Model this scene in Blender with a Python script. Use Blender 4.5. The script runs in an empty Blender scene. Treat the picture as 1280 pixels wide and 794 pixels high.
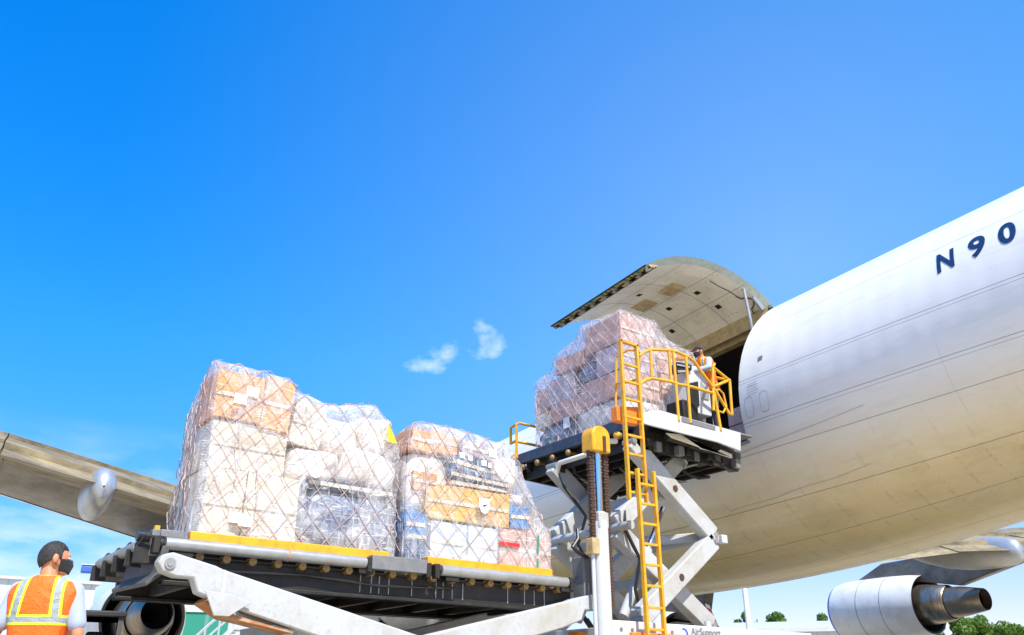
import bpy, bmesh, math, random
from mathutils import Vector, Matrix, noise
R = math.radians
scene = bpy.context.scene
COL = scene.collection
random.seed(7)
# ------------------------------------------------------------------ camera, sky, sun, exposure
F_PX = 1050.0; PITCH = R(24.25); CAMZ = 0.75
CR = Vector((.7986, -.6018, 0)); CF = Vector((.6018, .7986, 0))
cam_data = bpy.data.cameras.new('camera'); cam = bpy.data.objects.new('camera', cam_data); COL.objects.link(cam)
cam_data.sensor_width = 36; cam_data.lens = F_PX / 1280 * 36; cam_data.clip_end = 6000; cam_data.clip_start = .05
cam.location = (0, 0, CAMZ)
cam.rotation_euler = (CF * math.cos(PITCH) + Vector((0, 0, math.sin(PITCH)))).to_track_quat('-Z', 'Y').to_euler()
scene.camera = cam
SUN_EL = R(53); SUN_DIR = Vector((-.2, -1, 0)).normalized() * math.cos(SUN_EL) + Vector((0, 0, math.sin(SUN_EL)))
sd = bpy.data.lights.new('sun', 'SUN'); sd.energy = 3.7; sd.angle = R(.55); sd.color = (1, .95, .87)
sun = bpy.data.objects.new('sun', sd); COL.objects.link(sun); sun.location = (0, 0, 40)
sun.rotation_euler = SUN_DIR.to_track_quat('Z', 'Y').to_euler()
scene.view_settings.view_transform = 'Standard'; scene.view_settings.look = 'None'
scene.view_settings.exposure = .92; scene.view_settings.gamma = 1

def ray(u, v):
    a = (u - 640) / F_PX; b = -(v - 397) / F_PX; c, s = math.cos(PITCH), math.sin(PITCH)
    d = a * CR + (c - s * b) * CF; d.z = s + c * b
    return d
def onY(u, v, Y): d = ray(u, v); return Vector((0, 0, CAMZ)) + d * (Y / d.y)
def onX(u, v, X): d = ray(u, v); return Vector((0, 0, CAMZ)) + d * (X / d.x)
def onD(u, v, D): d = ray(u, v); return Vector((0, 0, CAMZ)) + d * (D / math.hypot(d.x, d.y))

world = bpy.data.worlds.new('World'); scene.world = world; world.use_nodes = True
wt = world.node_tree; wt.nodes.clear()
def N(t, kind, **kw):
    n = t.nodes.new(kind)
    for k, v in kw.items():
        if k == 'inp':
            for a, b in v.items(): n.inputs[a].default_value = b
        else: setattr(n, k, v)
    return n
sky = N(wt, 'ShaderNodeTexSky', sky_type='NISHITA', sun_disc=False, sun_elevation=SUN_EL,
        sun_rotation=math.atan2(SUN_DIR.x, SUN_DIR.y), air_density=1.0, dust_density=.3, ozone_density=4.0)
hs = N(wt, 'ShaderNodeHueSaturation', inp={'Saturation': 1.85, 'Value': 1.76, 'Hue': .507})
gm = N(wt, 'ShaderNodeGamma', inp={'Gamma': .6}); wt.links.new(sky.outputs[0], gm.inputs[0]); wt.links.new(gm.outputs[0], hs.inputs['Color'])
tc = N(wt, 'ShaderNodeTexCoord')
def wnoise(scale, detail=5, stretch=(1, 1, 3)):
    mp = N(wt, 'ShaderNodeMapping'); mp.inputs['Scale'].default_value = stretch
    wt.links.new(tc.outputs['Generated'], mp.inputs[0])
    n = N(wt, 'ShaderNodeTexNoise', inp={'Scale': scale, 'Detail': detail, 'Roughness': .55})
    wt.links.new(mp.outputs[0], n.inputs['Vector']); return n.outputs['Fac']
def wm(op, a, b=None, c=None, clamp=False):
    m = N(wt, 'ShaderNodeMath', operation=op, use_clamp=clamp)
    for i, x in enumerate((a, b, c)):
        if x is None: continue
        if isinstance(x, (int, float)): m.inputs[i].default_value = x
        else: wt.links.new(x, m.inputs[i])
    return m.outputs[0]
def blob(px, py, rad):
    d = ray(px, py).normalized()
    vm = N(wt, 'ShaderNodeVectorMath', operation='DISTANCE'); vm.inputs[1].default_value = d
    nv = N(wt, 'ShaderNodeVectorMath', operation='NORMALIZE'); wt.links.new(tc.outputs['Generated'], nv.inputs[0])
    wt.links.new(nv.outputs[0], vm.inputs[0])
    return wm('SUBTRACT', 1, wm('DIVIDE', vm.outputs['Value'], rad), clamp=True)
parts = [blob(*b) for b in ((517, 460, .024), (545, 452, .03), (572, 438, .022), (602, 410, .021), (622, 427, .026), (606, 442, .024))]
m = parts[0]
for q in parts[1:]: m = wm('ADD', m, q)
m = wm('MINIMUM', m, 1)
cl = wm('MULTIPLY', wm('SUBTRACT', wm('ADD', wm('MULTIPLY', m, .62), wm('MULTIPLY', wnoise(34, 6, (1, 1, 1.6)), 1.1)), .88, clamp=True), 1.9, clamp=True)
sep = N(wt, 'ShaderNodeSeparateXYZ'); wt.links.new(tc.outputs['Generated'], sep.inputs[0])
band = wm('MULTIPLY', wm('SUBTRACT', .27, sep.outputs['Z'], clamp=True), 5.0, clamp=True)
low = wm('MULTIPLY', wm('MULTIPLY', wm('SUBTRACT', wnoise(8, 6), .43, clamp=True), 5), band, clamp=True)
low = wm('MULTIPLY', low, wm('MULTIPLY', blob(40, 700, .6), 2.2, clamp=True), clamp=True)
cl = wm('MULTIPLY', wm('MAXIMUM', wm('MULTIPLY', cl, .8), wm('MULTIPLY', low, .95)), 1, clamp=True)
mixc = N(wt, 'ShaderNodeMix', data_type='RGBA'); mixc.inputs['B'].default_value = (3.3, 3.9, 5.2, 1)
wt.links.new(cl, mixc.inputs['Factor']); 
lo = N(wt, 'ShaderNodeMix', data_type='RGBA', blend_type='MULTIPLY'); lo.inputs['B'].default_value = (.82, .62, .8, 1)
wt.links.new(wm('MULTIPLY', wm('SUBTRACT', .36, sep.outputs['Z'], clamp=True), 2.9, clamp=True), lo.inputs['Factor']); wt.links.new(hs.outputs[0], lo.inputs['A']); 
pl = N(wt, 'ShaderNodeMix', data_type='RGBA', blend_type='MULTIPLY'); pl.inputs['B'].default_value = (.12, .8, 1.05, 1)
wt.links.new(wm('MULTIPLY', wm('POWER', blob(-60, -60, 1.05), 1.1), .95), pl.inputs['Factor']); wt.links.new(lo.outputs['Result'], pl.inputs['A'])
gl = N(wt, 'ShaderNodeMix', data_type='RGBA', blend_type='ADD'); gl.inputs['B'].default_value = (.9, .75, .5, 1)
wt.links.new(wm('MULTIPLY', wm('POWER', blob(980, 330, .75), 1.5), .7), gl.inputs['Factor']); wt.links.new(pl.outputs['Result'], gl.inputs['A']); wt.links.new(gl.outputs['Result'], mixc.inputs['A'])
bg = N(wt, 'ShaderNodeBackground'); bg.inputs['Strength'].default_value = .15
wo = N(wt, 'ShaderNodeOutputWorld')
wt.links.new(mixc.outputs['Result'], bg.inputs['Color']); wt.links.new(bg.outputs[0], wo.inputs[0])

# ------------------------------------------------------------------ materials
class T:                                              # tiny node-tree builder
    def __init__(s, name):
        s.m = bpy.data.materials.new(name); s.m.use_nodes = True; s.t = s.m.node_tree; s.t.nodes.clear()
        s.out = s.t.nodes.new('ShaderNodeOutputMaterial'); s.b = s.t.nodes.new('ShaderNodeBsdfPrincipled')
        s.t.links.new(s.b.outputs[0], s.out.inputs[0]); s._tc = None
    def tc(s, which='Object'):
        if not s._tc: s._tc = s.t.nodes.new('ShaderNodeTexCoord')
        return s._tc.outputs[which]
    def n(s, kind, **kw): return N(s.t, kind, **kw)
    def l(s, a, b): s.t.links.new(a, b)
    def math(s, op, a, b=None, c=None, clamp=False):
        m = s.n('ShaderNodeMath', operation=op, use_clamp=clamp)
        for i, x in enumerate((a, b, c)):
            if x is None: continue
            if isinstance(x, (int, float)): m.inputs[i].default_value = x
            else: s.l(x, m.inputs[i])
        return m.outputs[0]
    def noise(s, scale=5, detail=4, rough=.55, stretch=None, dist=0, rot=None):
        v = s.tc()
        if stretch or rot:
            mp = s.n('ShaderNodeMapping')
            if stretch: mp.inputs['Scale'].default_value = stretch
            if rot: mp.inputs['Rotation'].default_value = rot
            s.l(v, mp.inputs[0]); v = mp.outputs[0]
        n = s.n('ShaderNodeTexNoise', inp={'Scale': scale, 'Detail': detail, 'Roughness': rough, 'Distortion': dist}); s.l(v, n.inputs['Vector'])
        return n.outputs['Fac']
    def ramp(s, fac, stops):
        r = s.n('ShaderNodeValToRGB'); e = r.color_ramp.elements
        while len(e) < len(stops): e.new(.5)
        for i, (p, c) in enumerate(stops):
            e[i].position = p; e[i].color = (c, c, c, 1) if isinstance(c, (int, float)) else (*c, 1)
        s.l(fac, r.inputs[0]); return r.outputs[0]
    def mix(s, fac, a, b, mode='MIX'):
        m = s.n('ShaderNodeMix', data_type='RGBA', blend_type=mode)
        for k, x in (('Factor', fac), ('A', a), ('B', b)):
            if isinstance(x, (int, float)): m.inputs[k].default_value = x
            elif isinstance(x, tuple): m.inputs[k].default_value = (*x, 1)
            else: s.l(x, m.inputs[k])
        return m.outputs['Result']
    def bump(s, h, strength=.3, dist=.02):
        b = s.n('ShaderNodeBump', inp={'Strength': strength, 'Distance': dist}); s.l(h, b.inputs['Height']); s.l(b.outputs[0], s.b.inputs['Normal'])
    def set(s, **kw):
        for k, v in kw.items():
            k = k.replace('_', ' ')
            if isinstance(v, tuple): s.b.inputs[k].default_value = (*v, 1)
            elif isinstance(v, (int, float)): s.b.inputs[k].default_value = v
            else: s.l(v, s.b.inputs[k])
        return s
def paint(name, col, rough=.45, metal=0, dirt=.25, dirtcol=(.12, .09, .06), scale=3, spec=.5, chip=0):
    t = T(name)
    n1 = t.noise(scale, 6, .65); n2 = t.noise(scale * 9, 4, .6)
    f = t.math('MULTIPLY', t.ramp(n1, [(.42, 0.0), (.72, 1.0)]), dirt)
    c = t.mix(f, col, dirtcol)
    c = t.mix(t.math('MULTIPLY', t.ramp(n2, [(.56, 0.0), (.7, 1.0)]), dirt * .6), c, dirtcol)
    if chip: c = t.mix(t.ramp(t.noise(scale * 4, 8, .7), [(.69, 0.0), (.71, 1.0)]), c, (.22, .09, .03))
    t.set(Base_Color=c, Roughness=t.math('ADD', t.math('MULTIPLY', n2, .25), rough - .1), Metallic=metal)
    t.bump(n2, .12, .01)
    return t.m
M = {}
M['white'] = paint('white_enamel', (.57, .59, .61), .4, dirt=.32, dirtcol=(.3, .25, .17), scale=1.6)
M['arm'] = paint('loader_grey_white', (.48, .5, .51), .42, dirt=.7, dirtcol=(.34, .29, .19), scale=1.8, chip=1)
M['yellow'] = paint('safety_yellow', (.8, .4, .015), .4, dirt=.5, dirtcol=(.25, .12, .02), scale=6)
M['orange'] = paint('bracket_orange', (.86, .24, .02), .45, dirt=.4, dirtcol=(.2, .07, .02), scale=8)
M['dark'] = paint('greasy_black_steel', (.014, .013, .012), .5, dirt=.5, dirtcol=(.06, .045, .025), scale=5)
M['navy'] = paint('dark_blue_steel', (.035, .05, .085), .5, dirt=.5, dirtcol=(.14, .13, .12), scale=6)
M['steel'] = paint('dull_galvanised_steel', (.42, .43, .42), .42, metal=.55, dirt=.45, dirtcol=(.2, .17, .12), scale=6)
M['grey'] = paint('mid_grey_steel', (.16, .165, .17), .5, dirt=.5, dirtcol=(.3, .28, .24), scale=7)
M['chrome'] = T('chrome_rod').set(Base_Color=(.75, .78, .82), Metallic=1.0, Roughness=.12).m
M['brass'] = paint('oily_ochre_roller', (.33, .2, .06), .45, dirt=.6, dirtcol=(.05, .035, .02), scale=12)
M['chain'] = paint('rusty_leaf_chain', (.09, .045, .025), .55, dirt=.6, dirtcol=(.02, .015, .01), scale=18)
M['rust'] = paint('rusted_plate', (.38, .14, .035), .8, dirt=.6, dirtcol=(.6, .5, .35), scale=6)
M['darkgrey'] = paint('dark_grey_steel', (.07, .072, .075), .5, dirt=.5, dirtcol=(.12, .1, .08), scale=7)
M['lime'] = paint('lime_tag', (.75, .8, .03), .5, dirt=.05)
M['mark'] = paint('faded_stencil_grey', (.56, .55, .53), .5, dirt=.2)
M['rubber'] = paint('black_rubber', (.02, .02, .02), .7, dirt=.2)
M['black'] = T('matt_black').set(Base_Color=(.006, .006, .006), Roughness=.7).m
M['cream'] = paint('cream_liner', (.84, .8, .68), .5, dirt=.35, dirtcol=(.3, .25, .16), scale=2)
M['mint'] = paint('pale_mint_primer', (.4, .44, .34), .5, dirt=.45, dirtcol=(.2, .17, .09), scale=8)
M['chromate'] = paint('green_chromate_primer', (.3, .42, .06), .5, dirt=.5, dirtcol=(.08, .06, .02), scale=9)
M['tan'] = paint('tan_lined_frame', (.5, .38, .19), .55, dirt=.5, dirtcol=(.1, .07, .03), scale=7)
M['unlit_liner_seam'] = paint('unlit_liner_seam_dark', (.09, .085, .08), .6, dirt=.4)  # cream hold liner painted dark for its unlit interior; also dark seam lines
M['glass'] = T('dark_glass').set(Base_Color=(.02, .025, .03), Roughness=.05).m
M['blue'] = paint('blue_panel', (.03, .12, .5), .5, dirt=.2)
M['green'] = paint('green_wall', (.03, .26, .17), .6, dirt=.25)
M['red'] = paint('red_paint', (.6, .03, .03), .5, dirt=.2)
M['navyletter'] = paint('navy_lettering', (.01, .03, .1), .35, dirt=.25, dirtcol=(.05, .12, .25), scale=12)
M['labelwhite'] = paint('white_label_paper', (.85, .85, .84), .6, dirt=.1)
M['hose'] = T('black_hose').set(Base_Color=(.02, .02, .022), Roughness=.35).m

def fuselage_mat():
    t = T('aircraft_white_skin')
    sp = t.n('ShaderNodeSeparateXYZ'); t.l(t.tc(), sp.inputs[0])
    x, y, z = sp.outputs
    th = t.math('ARCTAN2', z, t.math('MULTIPLY', x, -1))
    def line(val, pos, w): return t.math('LESS_THAN', t.math('ABSOLUTE', t.math('SUBTRACT', val, pos)), w)
    L = None
    for a, w in ((10.5, .0022), (9.2, .0014), (-7, .0022), (-8.4, .0013), (-19, .0022), (-40, .0026), (-60, .0024), (-81, .0024), (35, .0016), (50, .0016)):
        q = line(th, R(a), w); L = q if L is None else t.math('MAXIMUM', L, q)
    F = None                                            # vertical skin joints, each with a rivet row
    for a, w in ((-1.55, .0025), (8.6, .003), (-4.6, .0025), (-8.1, .0025), (-11.6, .0025)):
        q = line(y, a, w); F = q if F is None else t.math('MAXIMUM', F, q)
    F = t.math('MULTIPLY', t.math('MULTIPLY', F, t.math('LESS_THAN', th, R(4))), t.ramp(t.noise(1.3, 3), [(.45, .1), (.6, .75)]))
    bow = t.math('LESS_THAN', t.math('FRACT', t.math('MULTIPLY', y, 17)), .55)
    rv = t.math('FRACT', t.math('MULTIPLY', th, 20))
    fr = t.math('FRACT', t.math('DIVIDE', y, .5))
    riv = t.math('MULTIPLY', t.math('MULTIPLY', t.math('LESS_THAN', fr, .022), t.math('LESS_THAN', rv, .32)), t.math('LESS_THAN', th, R(-38)))
    alln = t.math('MAXIMUM', L, F)
    lines = t.math('MAXIMUM', t.math('MULTIPLY', alln, .75), t.math('MULTIPLY', riv, .4))
    # weathering: grime streaked along the airflow; belly ochre also paints in warm ground bounce
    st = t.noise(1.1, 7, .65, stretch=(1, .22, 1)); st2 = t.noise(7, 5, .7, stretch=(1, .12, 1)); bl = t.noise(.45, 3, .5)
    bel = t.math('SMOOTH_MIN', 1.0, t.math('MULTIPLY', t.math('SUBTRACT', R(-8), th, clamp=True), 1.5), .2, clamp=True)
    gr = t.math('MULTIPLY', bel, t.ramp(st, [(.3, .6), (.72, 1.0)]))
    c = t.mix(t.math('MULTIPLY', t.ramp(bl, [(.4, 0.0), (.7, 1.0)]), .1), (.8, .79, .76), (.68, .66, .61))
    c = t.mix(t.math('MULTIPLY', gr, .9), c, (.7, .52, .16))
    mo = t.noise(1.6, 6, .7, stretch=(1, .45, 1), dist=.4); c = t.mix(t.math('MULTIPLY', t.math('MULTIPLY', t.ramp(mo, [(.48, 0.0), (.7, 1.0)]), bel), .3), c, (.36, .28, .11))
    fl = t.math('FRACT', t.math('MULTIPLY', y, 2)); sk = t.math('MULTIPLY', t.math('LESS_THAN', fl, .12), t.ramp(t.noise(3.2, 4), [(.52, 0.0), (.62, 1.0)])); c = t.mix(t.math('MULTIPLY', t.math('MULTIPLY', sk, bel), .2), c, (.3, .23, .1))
    c = t.mix(t.math('MULTIPLY', t.ramp(st2, [(.5, 0.0), (.72, 1.0)]), .16), c, (.36, .3, .2))
    c = t.mix(lines, c, (.13, .12, .1))
    t.set(Base_Color=c, Roughness=t.math('ADD', t.math('MULTIPLY', st, .2), .22), Metallic=.0)
    qy = t.math('SINE', t.math('MULTIPLY', y, 12.566)); 
    oc = t.math('ADD', t.math('MULTIPLY', t.noise(.9, 3), 1.0), t.math('MULTIPLY', qy, .1))
    t.bump(t.math('SUBTRACT', oc, t.math('MULTIPLY', alln, .12)), .25, .05)
    t.b.inputs['Coat Weight'].default_value = .25; t.b.inputs['Coat Roughness'].default_value = .12
    return t.m
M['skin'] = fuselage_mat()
def metal_skin(name, col, dirt, rough, metal=.75, stretch=(1, .25, 1), amt=.85, sc=2.2):
    t = T(name)
    a = t.noise(sc, 7, .68, stretch=stretch); b = t.noise(sc * 6, 5, .7, stretch=stretch)
    c = t.mix(t.math('MULTIPLY', t.ramp(a, [(.35, 0.0), (.68, 1.0)]), amt), col, dirt)
    c = t.mix(t.math('MULTIPLY', t.ramp(b, [(.5, 0.0), (.75, 1.0)]), amt * .5), c, dirt)
    t.set(Base_Color=c, Metallic=metal, Roughness=t.math('ADD', t.math('MULTIPLY', a, .25), rough - .1)); t.bump(t.math('ADD', a, t.math('MULTIPLY', b, .3)), .15, .03)
    return t.m
M['wing'] = metal_skin('wing_grey_underside', (.22, .2, .17), (.1, .08, .06), .38, .35, (1, .5, 1))
M['flap'] = metal_skin('flap_sooty_ochre', (.42, .33, .17), (.06, .045, .028), .5, .1, (.5, .9, 1), .9, 1.5)
M['bare'] = metal_skin('polished_leading_edge', (.8, .82, .84), (.5, .5, .5), .25, .8)
M['core'] = metal_skin('heat_stained_nozzle', (.5, .44, .36), (.16, .12, .085), .32, .9, (1, 4, 1))
M['nozzle'] = metal_skin('bright_exhaust_sleeve', (.36, .31, .25), (.13, .1, .08), .34, .8, (1, 3, 1), .5)
M['nacelle'] = paint('nacelle_white', (.74, .75, .76), .3, dirt=.45, dirtcol=(.45, .4, .3), scale=1.2)
M['fairing'] = metal_skin('canoe_fairing_metal', (.5, .53, .57), (.2, .18, .14), .36, .5, (1, .4, 1), .5)

def carton_mat(name, col, col2=None, film=.35):
    """board or bagged goods, tightly filmed: glossy skin with pale crease streaks"""
    t = T(name)
    st = t.noise(4, 5, .65, stretch=(.6, .6, 2.2), dist=1.0, rot=(.3, .5, .2)); pt = t.noise(2.2, 4)
    c = t.mix(t.ramp(pt, [(.35, 0.0), (.7, 1.0)]), col, col2 or tuple(x * .72 for x in col))
    c = t.mix(t.math('MULTIPLY', t.ramp(st, [(.46, 0.0), (.62, 1.0)]), film * .7), c, (.82, .82, .84))
    t.set(Base_Color=c, Roughness=.42, Coat_Weight=.3, Coat_Roughness=.15); t.bump(st, .35, .03)
    return t.m
CM = {'cream': carton_mat('cream_board', (.78, .66, .5)), 'kraft': carton_mat('orange_kraft_board', (.85, .38, .1), (.7, .28, .07), .28),
      'pink': carton_mat('pinkish_board', (.66, .36, .26), (.44, .23, .17), .25), 'whitebag': carton_mat('white_bagged_goods', (.82, .78, .74), (.74, .62, .52), .4),
      'slate': carton_mat('slate_bagged_goods', (.12, .17, .29), (.05, .07, .14), .5), 'blue': carton_mat('blue_printed_carton', (.02, .27, .65), (.02, .12, .35), .25),
      'pale': carton_mat('pale_blue_board', (.58, .68, .78), (.52, .62, .73), .2), 'ochre': carton_mat('ochre_crate', (.72, .42, .07), (.6, .3, .06), .22),
      'navy': carton_mat('dark_blue_carton', (.06, .13, .26), (.04, .07, .15), .3), 'mauve': carton_mat('mauve_board', (.5, .38, .42), (.36, .28, .34))}
def film_mat(name, base=.2, top=.75, tint=(.95, .95, .97)):
    t = T(name)
    big = t.noise(1.5, 3, .5, dist=.6); s1 = t.noise(5, 7, .7, stretch=(1, 1, .3), dist=1.6, rot=(.2, .7, .3)); s2 = t.noise(5, 1.5, .5, stretch=(.3, .3, 2.6), dist=1.0, rot=(.5, -.5, .2)); s3 = t.noise(4, 1.5, .5, stretch=(2.6, 2.6, .3), dist=1.0, rot=(-.3, .4, .1))
    def ridge(q, w): return t.ramp(t.math('ABSOLUTE', t.math('SUBTRACT', q, .5)), [(0.0, 1.0), (w, 0.0)])
    crease = t.math('MAXIMUM', ridge(s2, .03), ridge(s3, .025))
    f = t.math('ADD', t.ramp(t.math('ADD', t.math('MULTIPLY', s1, .55), t.math('MULTIPLY', big, .45)), [(.44, base), (.64, top)]), t.math('MULTIPLY', crease, .38), clamp=True)
    t.set(Base_Color=tint, Roughness=.16, Specular_IOR_Level=.7)
    t.bump(t.math('ADD', s1, t.math('MULTIPLY', crease, .3)), .6, .05)
    tr = t.n('ShaderNodeBsdfTransparent'); tl = t.n('ShaderNodeBsdfTranslucent'); tl.inputs['Color'].default_value = (*tint, 1)
    m0 = t.n('ShaderNodeMixShader'); m0.inputs[0].default_value = .1; t.l(t.b.outputs[0], m0.inputs[1]); t.l(tl.outputs[0], m0.inputs[2])
    mx = t.n('ShaderNodeMixShader'); t.l(f, mx.inputs[0]); t.l(tr.outputs[0], mx.inputs[1]); t.l(m0.outputs[0], mx.inputs[2]); t.l(mx.outputs[0], t.out.inputs[0])
    return t.m
M['film'] = film_mat('clear_stretch_film', .07, .52, (.9, .9, .91))
M['film_side'] = film_mat('cloudy_stretch_film', .05, .32, (.95, .9, .93))
M['net'] = paint('cargo_net_cord', (.46, .36, .33), .8, dirt=.5, dirtcol=(.3, .2, .2), scale=9)
M['net_white'] = paint('cargo_net_pale_cord', (.58, .48, .47), .8, dirt=.4, dirtcol=(.4, .25, .25), scale=9)

# ------------------------------------------------------------------ mesh building
class MB:
    def __init__(s): s.v = []; s.f = []; s.mi = []; s.cur = 0
    def add(s, vs, fs):
        o = len(s.v); s.v += [tuple(p) for p in vs]
        for q in fs: s.f.append([i + o for i in q]); s.mi.append(s.cur)
        return s
    def box(s, lo, hi, mtx=None):
        (a, b, c), (d, e, f) = lo, hi
        vs = [Vector(p) for p in ((a, b, c), (d, b, c), (d, e, c), (a, e, c), (a, b, f), (d, b, f), (d, e, f), (a, e, f))]
        if mtx: vs = [mtx @ p for p in vs]
        return s.add(vs, [(0, 3, 2, 1), (4, 5, 6, 7), (0, 1, 5, 4), (1, 2, 6, 5), (2, 3, 7, 6), (3, 0, 4, 7)])
    def beam(s, a, b, w, h, up=(0, 0, 1)):
        a, b = Vector(a), Vector(b); d = (b - a).normalized(); up = Vector(up)
        if abs(d.dot(up)) > .98: up = Vector((0, 1, 0))
        x = d.cross(up).normalized() * w / 2; z = x.cross(d).normalized() * h / 2
        vs = [p + q for p in (a, b) for q in (-x - z, x - z, x + z, -x + z)]
        return s.add(vs, [(0, 1, 2, 3), (7, 6, 5, 4), (0, 4, 5, 1), (1, 5, 6, 2), (2, 6, 7, 3), (3, 7, 4, 0)])
    def tube(s, pts, r, n=8, caps=True, radii=None):
        pts = [Vector(p) for p in pts]; rings = []; prev = None
        for i, p in enumerate(pts):
            d = (pts[min(i + 1, len(pts) - 1)] - pts[max(i - 1, 0)]).normalized()
            if prev is None:
                prev = d.orthogonal().normalized()
            x = (prev - d * prev.dot(d)); x = x.normalized() if x.length > 1e-6 else d.orthogonal().normalized(); prev = x; y = d.cross(x)
            rr = radii[i] if radii else r
            rings.append([p + (x * math.cos(2 * math.pi * k / n) + y * math.sin(2 * math.pi * k / n)) * rr for k in range(n)])
        vs = [q for g in rings for q in g]; fs = []
        for i in range(len(pts) - 1):
            for k in range(n): fs.append((i * n + k, i * n + (k + 1) % n, (i + 1) * n + (k + 1) % n, (i + 1) * n + k))
        if caps: fs += [tuple(range(n))[::-1], tuple((len(pts) - 1) * n + k for k in range(n))]
        return s.add(vs, fs)
    def cyl(s, a, b, r, n=16, r2=None): return s.tube([a, b], r, n, radii=[r, r if r2 is None else r2])
    def lathe(s, prof, org, axis=(0, 1, 0), n=48):
        org = Vector(org); ax = Vector(axis).normalized(); x = ax.orthogonal().normalized(); y = ax.cross(x); vs = []; fs = []
        for (d, r) in prof:
            for k in range(n):
                a = 2 * math.pi * k / n; vs.append(org + ax * d + (x * math.cos(a) + y * math.sin(a)) * r)
        for i in range(len(prof) - 1):
            for k in range(n): fs.append((i * n + k, i * n + (k + 1) % n, (i + 1) * n + (k + 1) % n, (i + 1) * n + k))
        return s.add(vs, fs)
    def grid(s, fn, us, vs_, skip=None):
        pts = [fn(u, v) for v in vs_ for u in us]; W = len(us); fs = []
        for j in range(len(vs_) - 1):
            for i in range(W - 1):
                if skip and skip((us[i] + us[i + 1]) / 2, (vs_[j] + vs_[j + 1]) / 2): continue
                fs.append((j * W + i, j * W + i + 1, (j + 1) * W + i + 1, (j + 1) * W + i))
        return s.add(pts, fs)
    def prism(s, poly, ext):
        ext = Vector(ext); n = len(poly); vs = [Vector(p) for p in poly] + [Vector(p) + ext for p in poly]
        return s.add(vs, [tuple(range(n)), tuple(range(n, 2 * n))[::-1]] + [(i, i + n, (i + 1) % n + n, (i + 1) % n) for i in range(n)])
    def ball(s, c, r, n=12, sc=(1, 1, 1)):
        c = Vector(c); prof = [(-math.cos(math.pi * i / n), math.sin(math.pi * i / n) + 1e-4) for i in range(n + 1)]; vs = []; fs = []
        for d, q in prof:
            for k in range(n * 2):
                a = math.pi * k / n; vs.append(c + Vector((math.cos(a) * q * sc[0], math.sin(a) * q * sc[1], d * sc[2])) * r)
        w = n * 2
        for i in range(n):
            for k in range(w): fs.append((i * w + k, i * w + (k + 1) % w, (i + 1) * w + (k + 1) % w, (i + 1) * w + k))
        return s.add(vs, fs)
    def build(s, name, mat, parent=None, bevel=0, smooth=35, local=False, label=None, mods=None):
        me = bpy.data.meshes.new(name); vs = s.v; org = Vector((0, 0, 0))
        if parent is not None and not local:
            inv = WM[parent.name].inverted(); vs = [inv @ Vector(p) for p in vs]
        me.from_pydata([tuple(p) for p in vs], [], s.f); me.validate(); 
        mats = mat if isinstance(mat, (list, tuple)) else [mat]
        for q in mats: me.materials.append(q)
        if len(mats) > 1 and len(me.polygons) == len(s.mi): me.polygons.foreach_set('material_index', s.mi)
        bm = bmesh.new(); bm.from_mesh(me); bmesh.ops.recalc_face_normals(bm, faces=bm.faces); bm.to_mesh(me); bm.free()
        if smooth:
            me.polygons.foreach_set('use_smooth', [True] * len(me.polygons)); me.set_sharp_from_angle(angle=R(smooth))
        o = bpy.data.objects.new(name, me); COL.objects.link(o)
        if parent is not None: o.parent = parent
        WM[o.name] = WM[parent.name].copy() if parent is not None else Matrix()
        if bevel:
            b = o.modifiers.new('bevel', 'BEVEL'); b.width = bevel; b.segments = 2; b.limit_method = 'ANGLE'; b.angle_limit = R(40)
        if label: o['label'] = label
        return o
WM = {}
def thing(name, label, cat, loc=(0, 0, 0), rz=0, group=None):
    o = bpy.data.objects.new(name, None); COL.objects.link(o); o.location = loc; o.rotation_euler = (0, 0, rz); o.empty_display_size = .3
    WM[o.name] = Matrix.Translation(Vector(loc)) @ Matrix.Rotation(rz, 4, 'Z')
    return tag(o, label, cat, group)
def tag(o, label, cat, group=None):
    o['label'] = label; o['category'] = cat
    if group: o['group'] = group
    return o
def struct(o): o['kind'] = 'structure'; return o
def base_at(o, loc):                                   # move a single-mesh thing's origin to its base
    loc = Vector(loc); o.data.transform(Matrix.Translation(-loc)); o.location = loc; WM[o.name] = Matrix.Translation(loc); return o
def text_mesh(name, txt, size, bold, fn, mat, parent, shear=0, spacing=1.0, depth_pts=40):
    cu = bpy.data.curves.new(name, 'FONT'); cu.body = txt; cu.size = size; cu.offset = bold; cu.shear = shear; cu.space_character = spacing; cu.resolution_u = 6
    o = bpy.data.objects.new('tmp', cu); COL.objects.link(o); dg = bpy.context.evaluated_depsgraph_get()
    me = bpy.data.meshes.new_from_object(o.evaluated_get(dg)); bpy.data.objects.remove(o)
    bm = bmesh.new(); bm.from_mesh(me); bmesh.ops.remove_doubles(bm, verts=bm.verts, dist=.0005)
    bmesh.ops.triangulate(bm, faces=bm.faces); bmesh.ops.subdivide_edges(bm, edges=[e for e in bm.edges if e.calc_length() > size * .2], cuts=2)
    bmesh.ops.triangulate(bm, faces=bm.faces)
    mb = MB(); mb.add([fn(v.co.x, v.co.y) for v in bm.verts], [[v.index for v in f.verts] for f in bm.faces]); bm.free(); bpy.data.meshes.remove(me)
    return mb.build(name, mat, parent, smooth=0)

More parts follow.
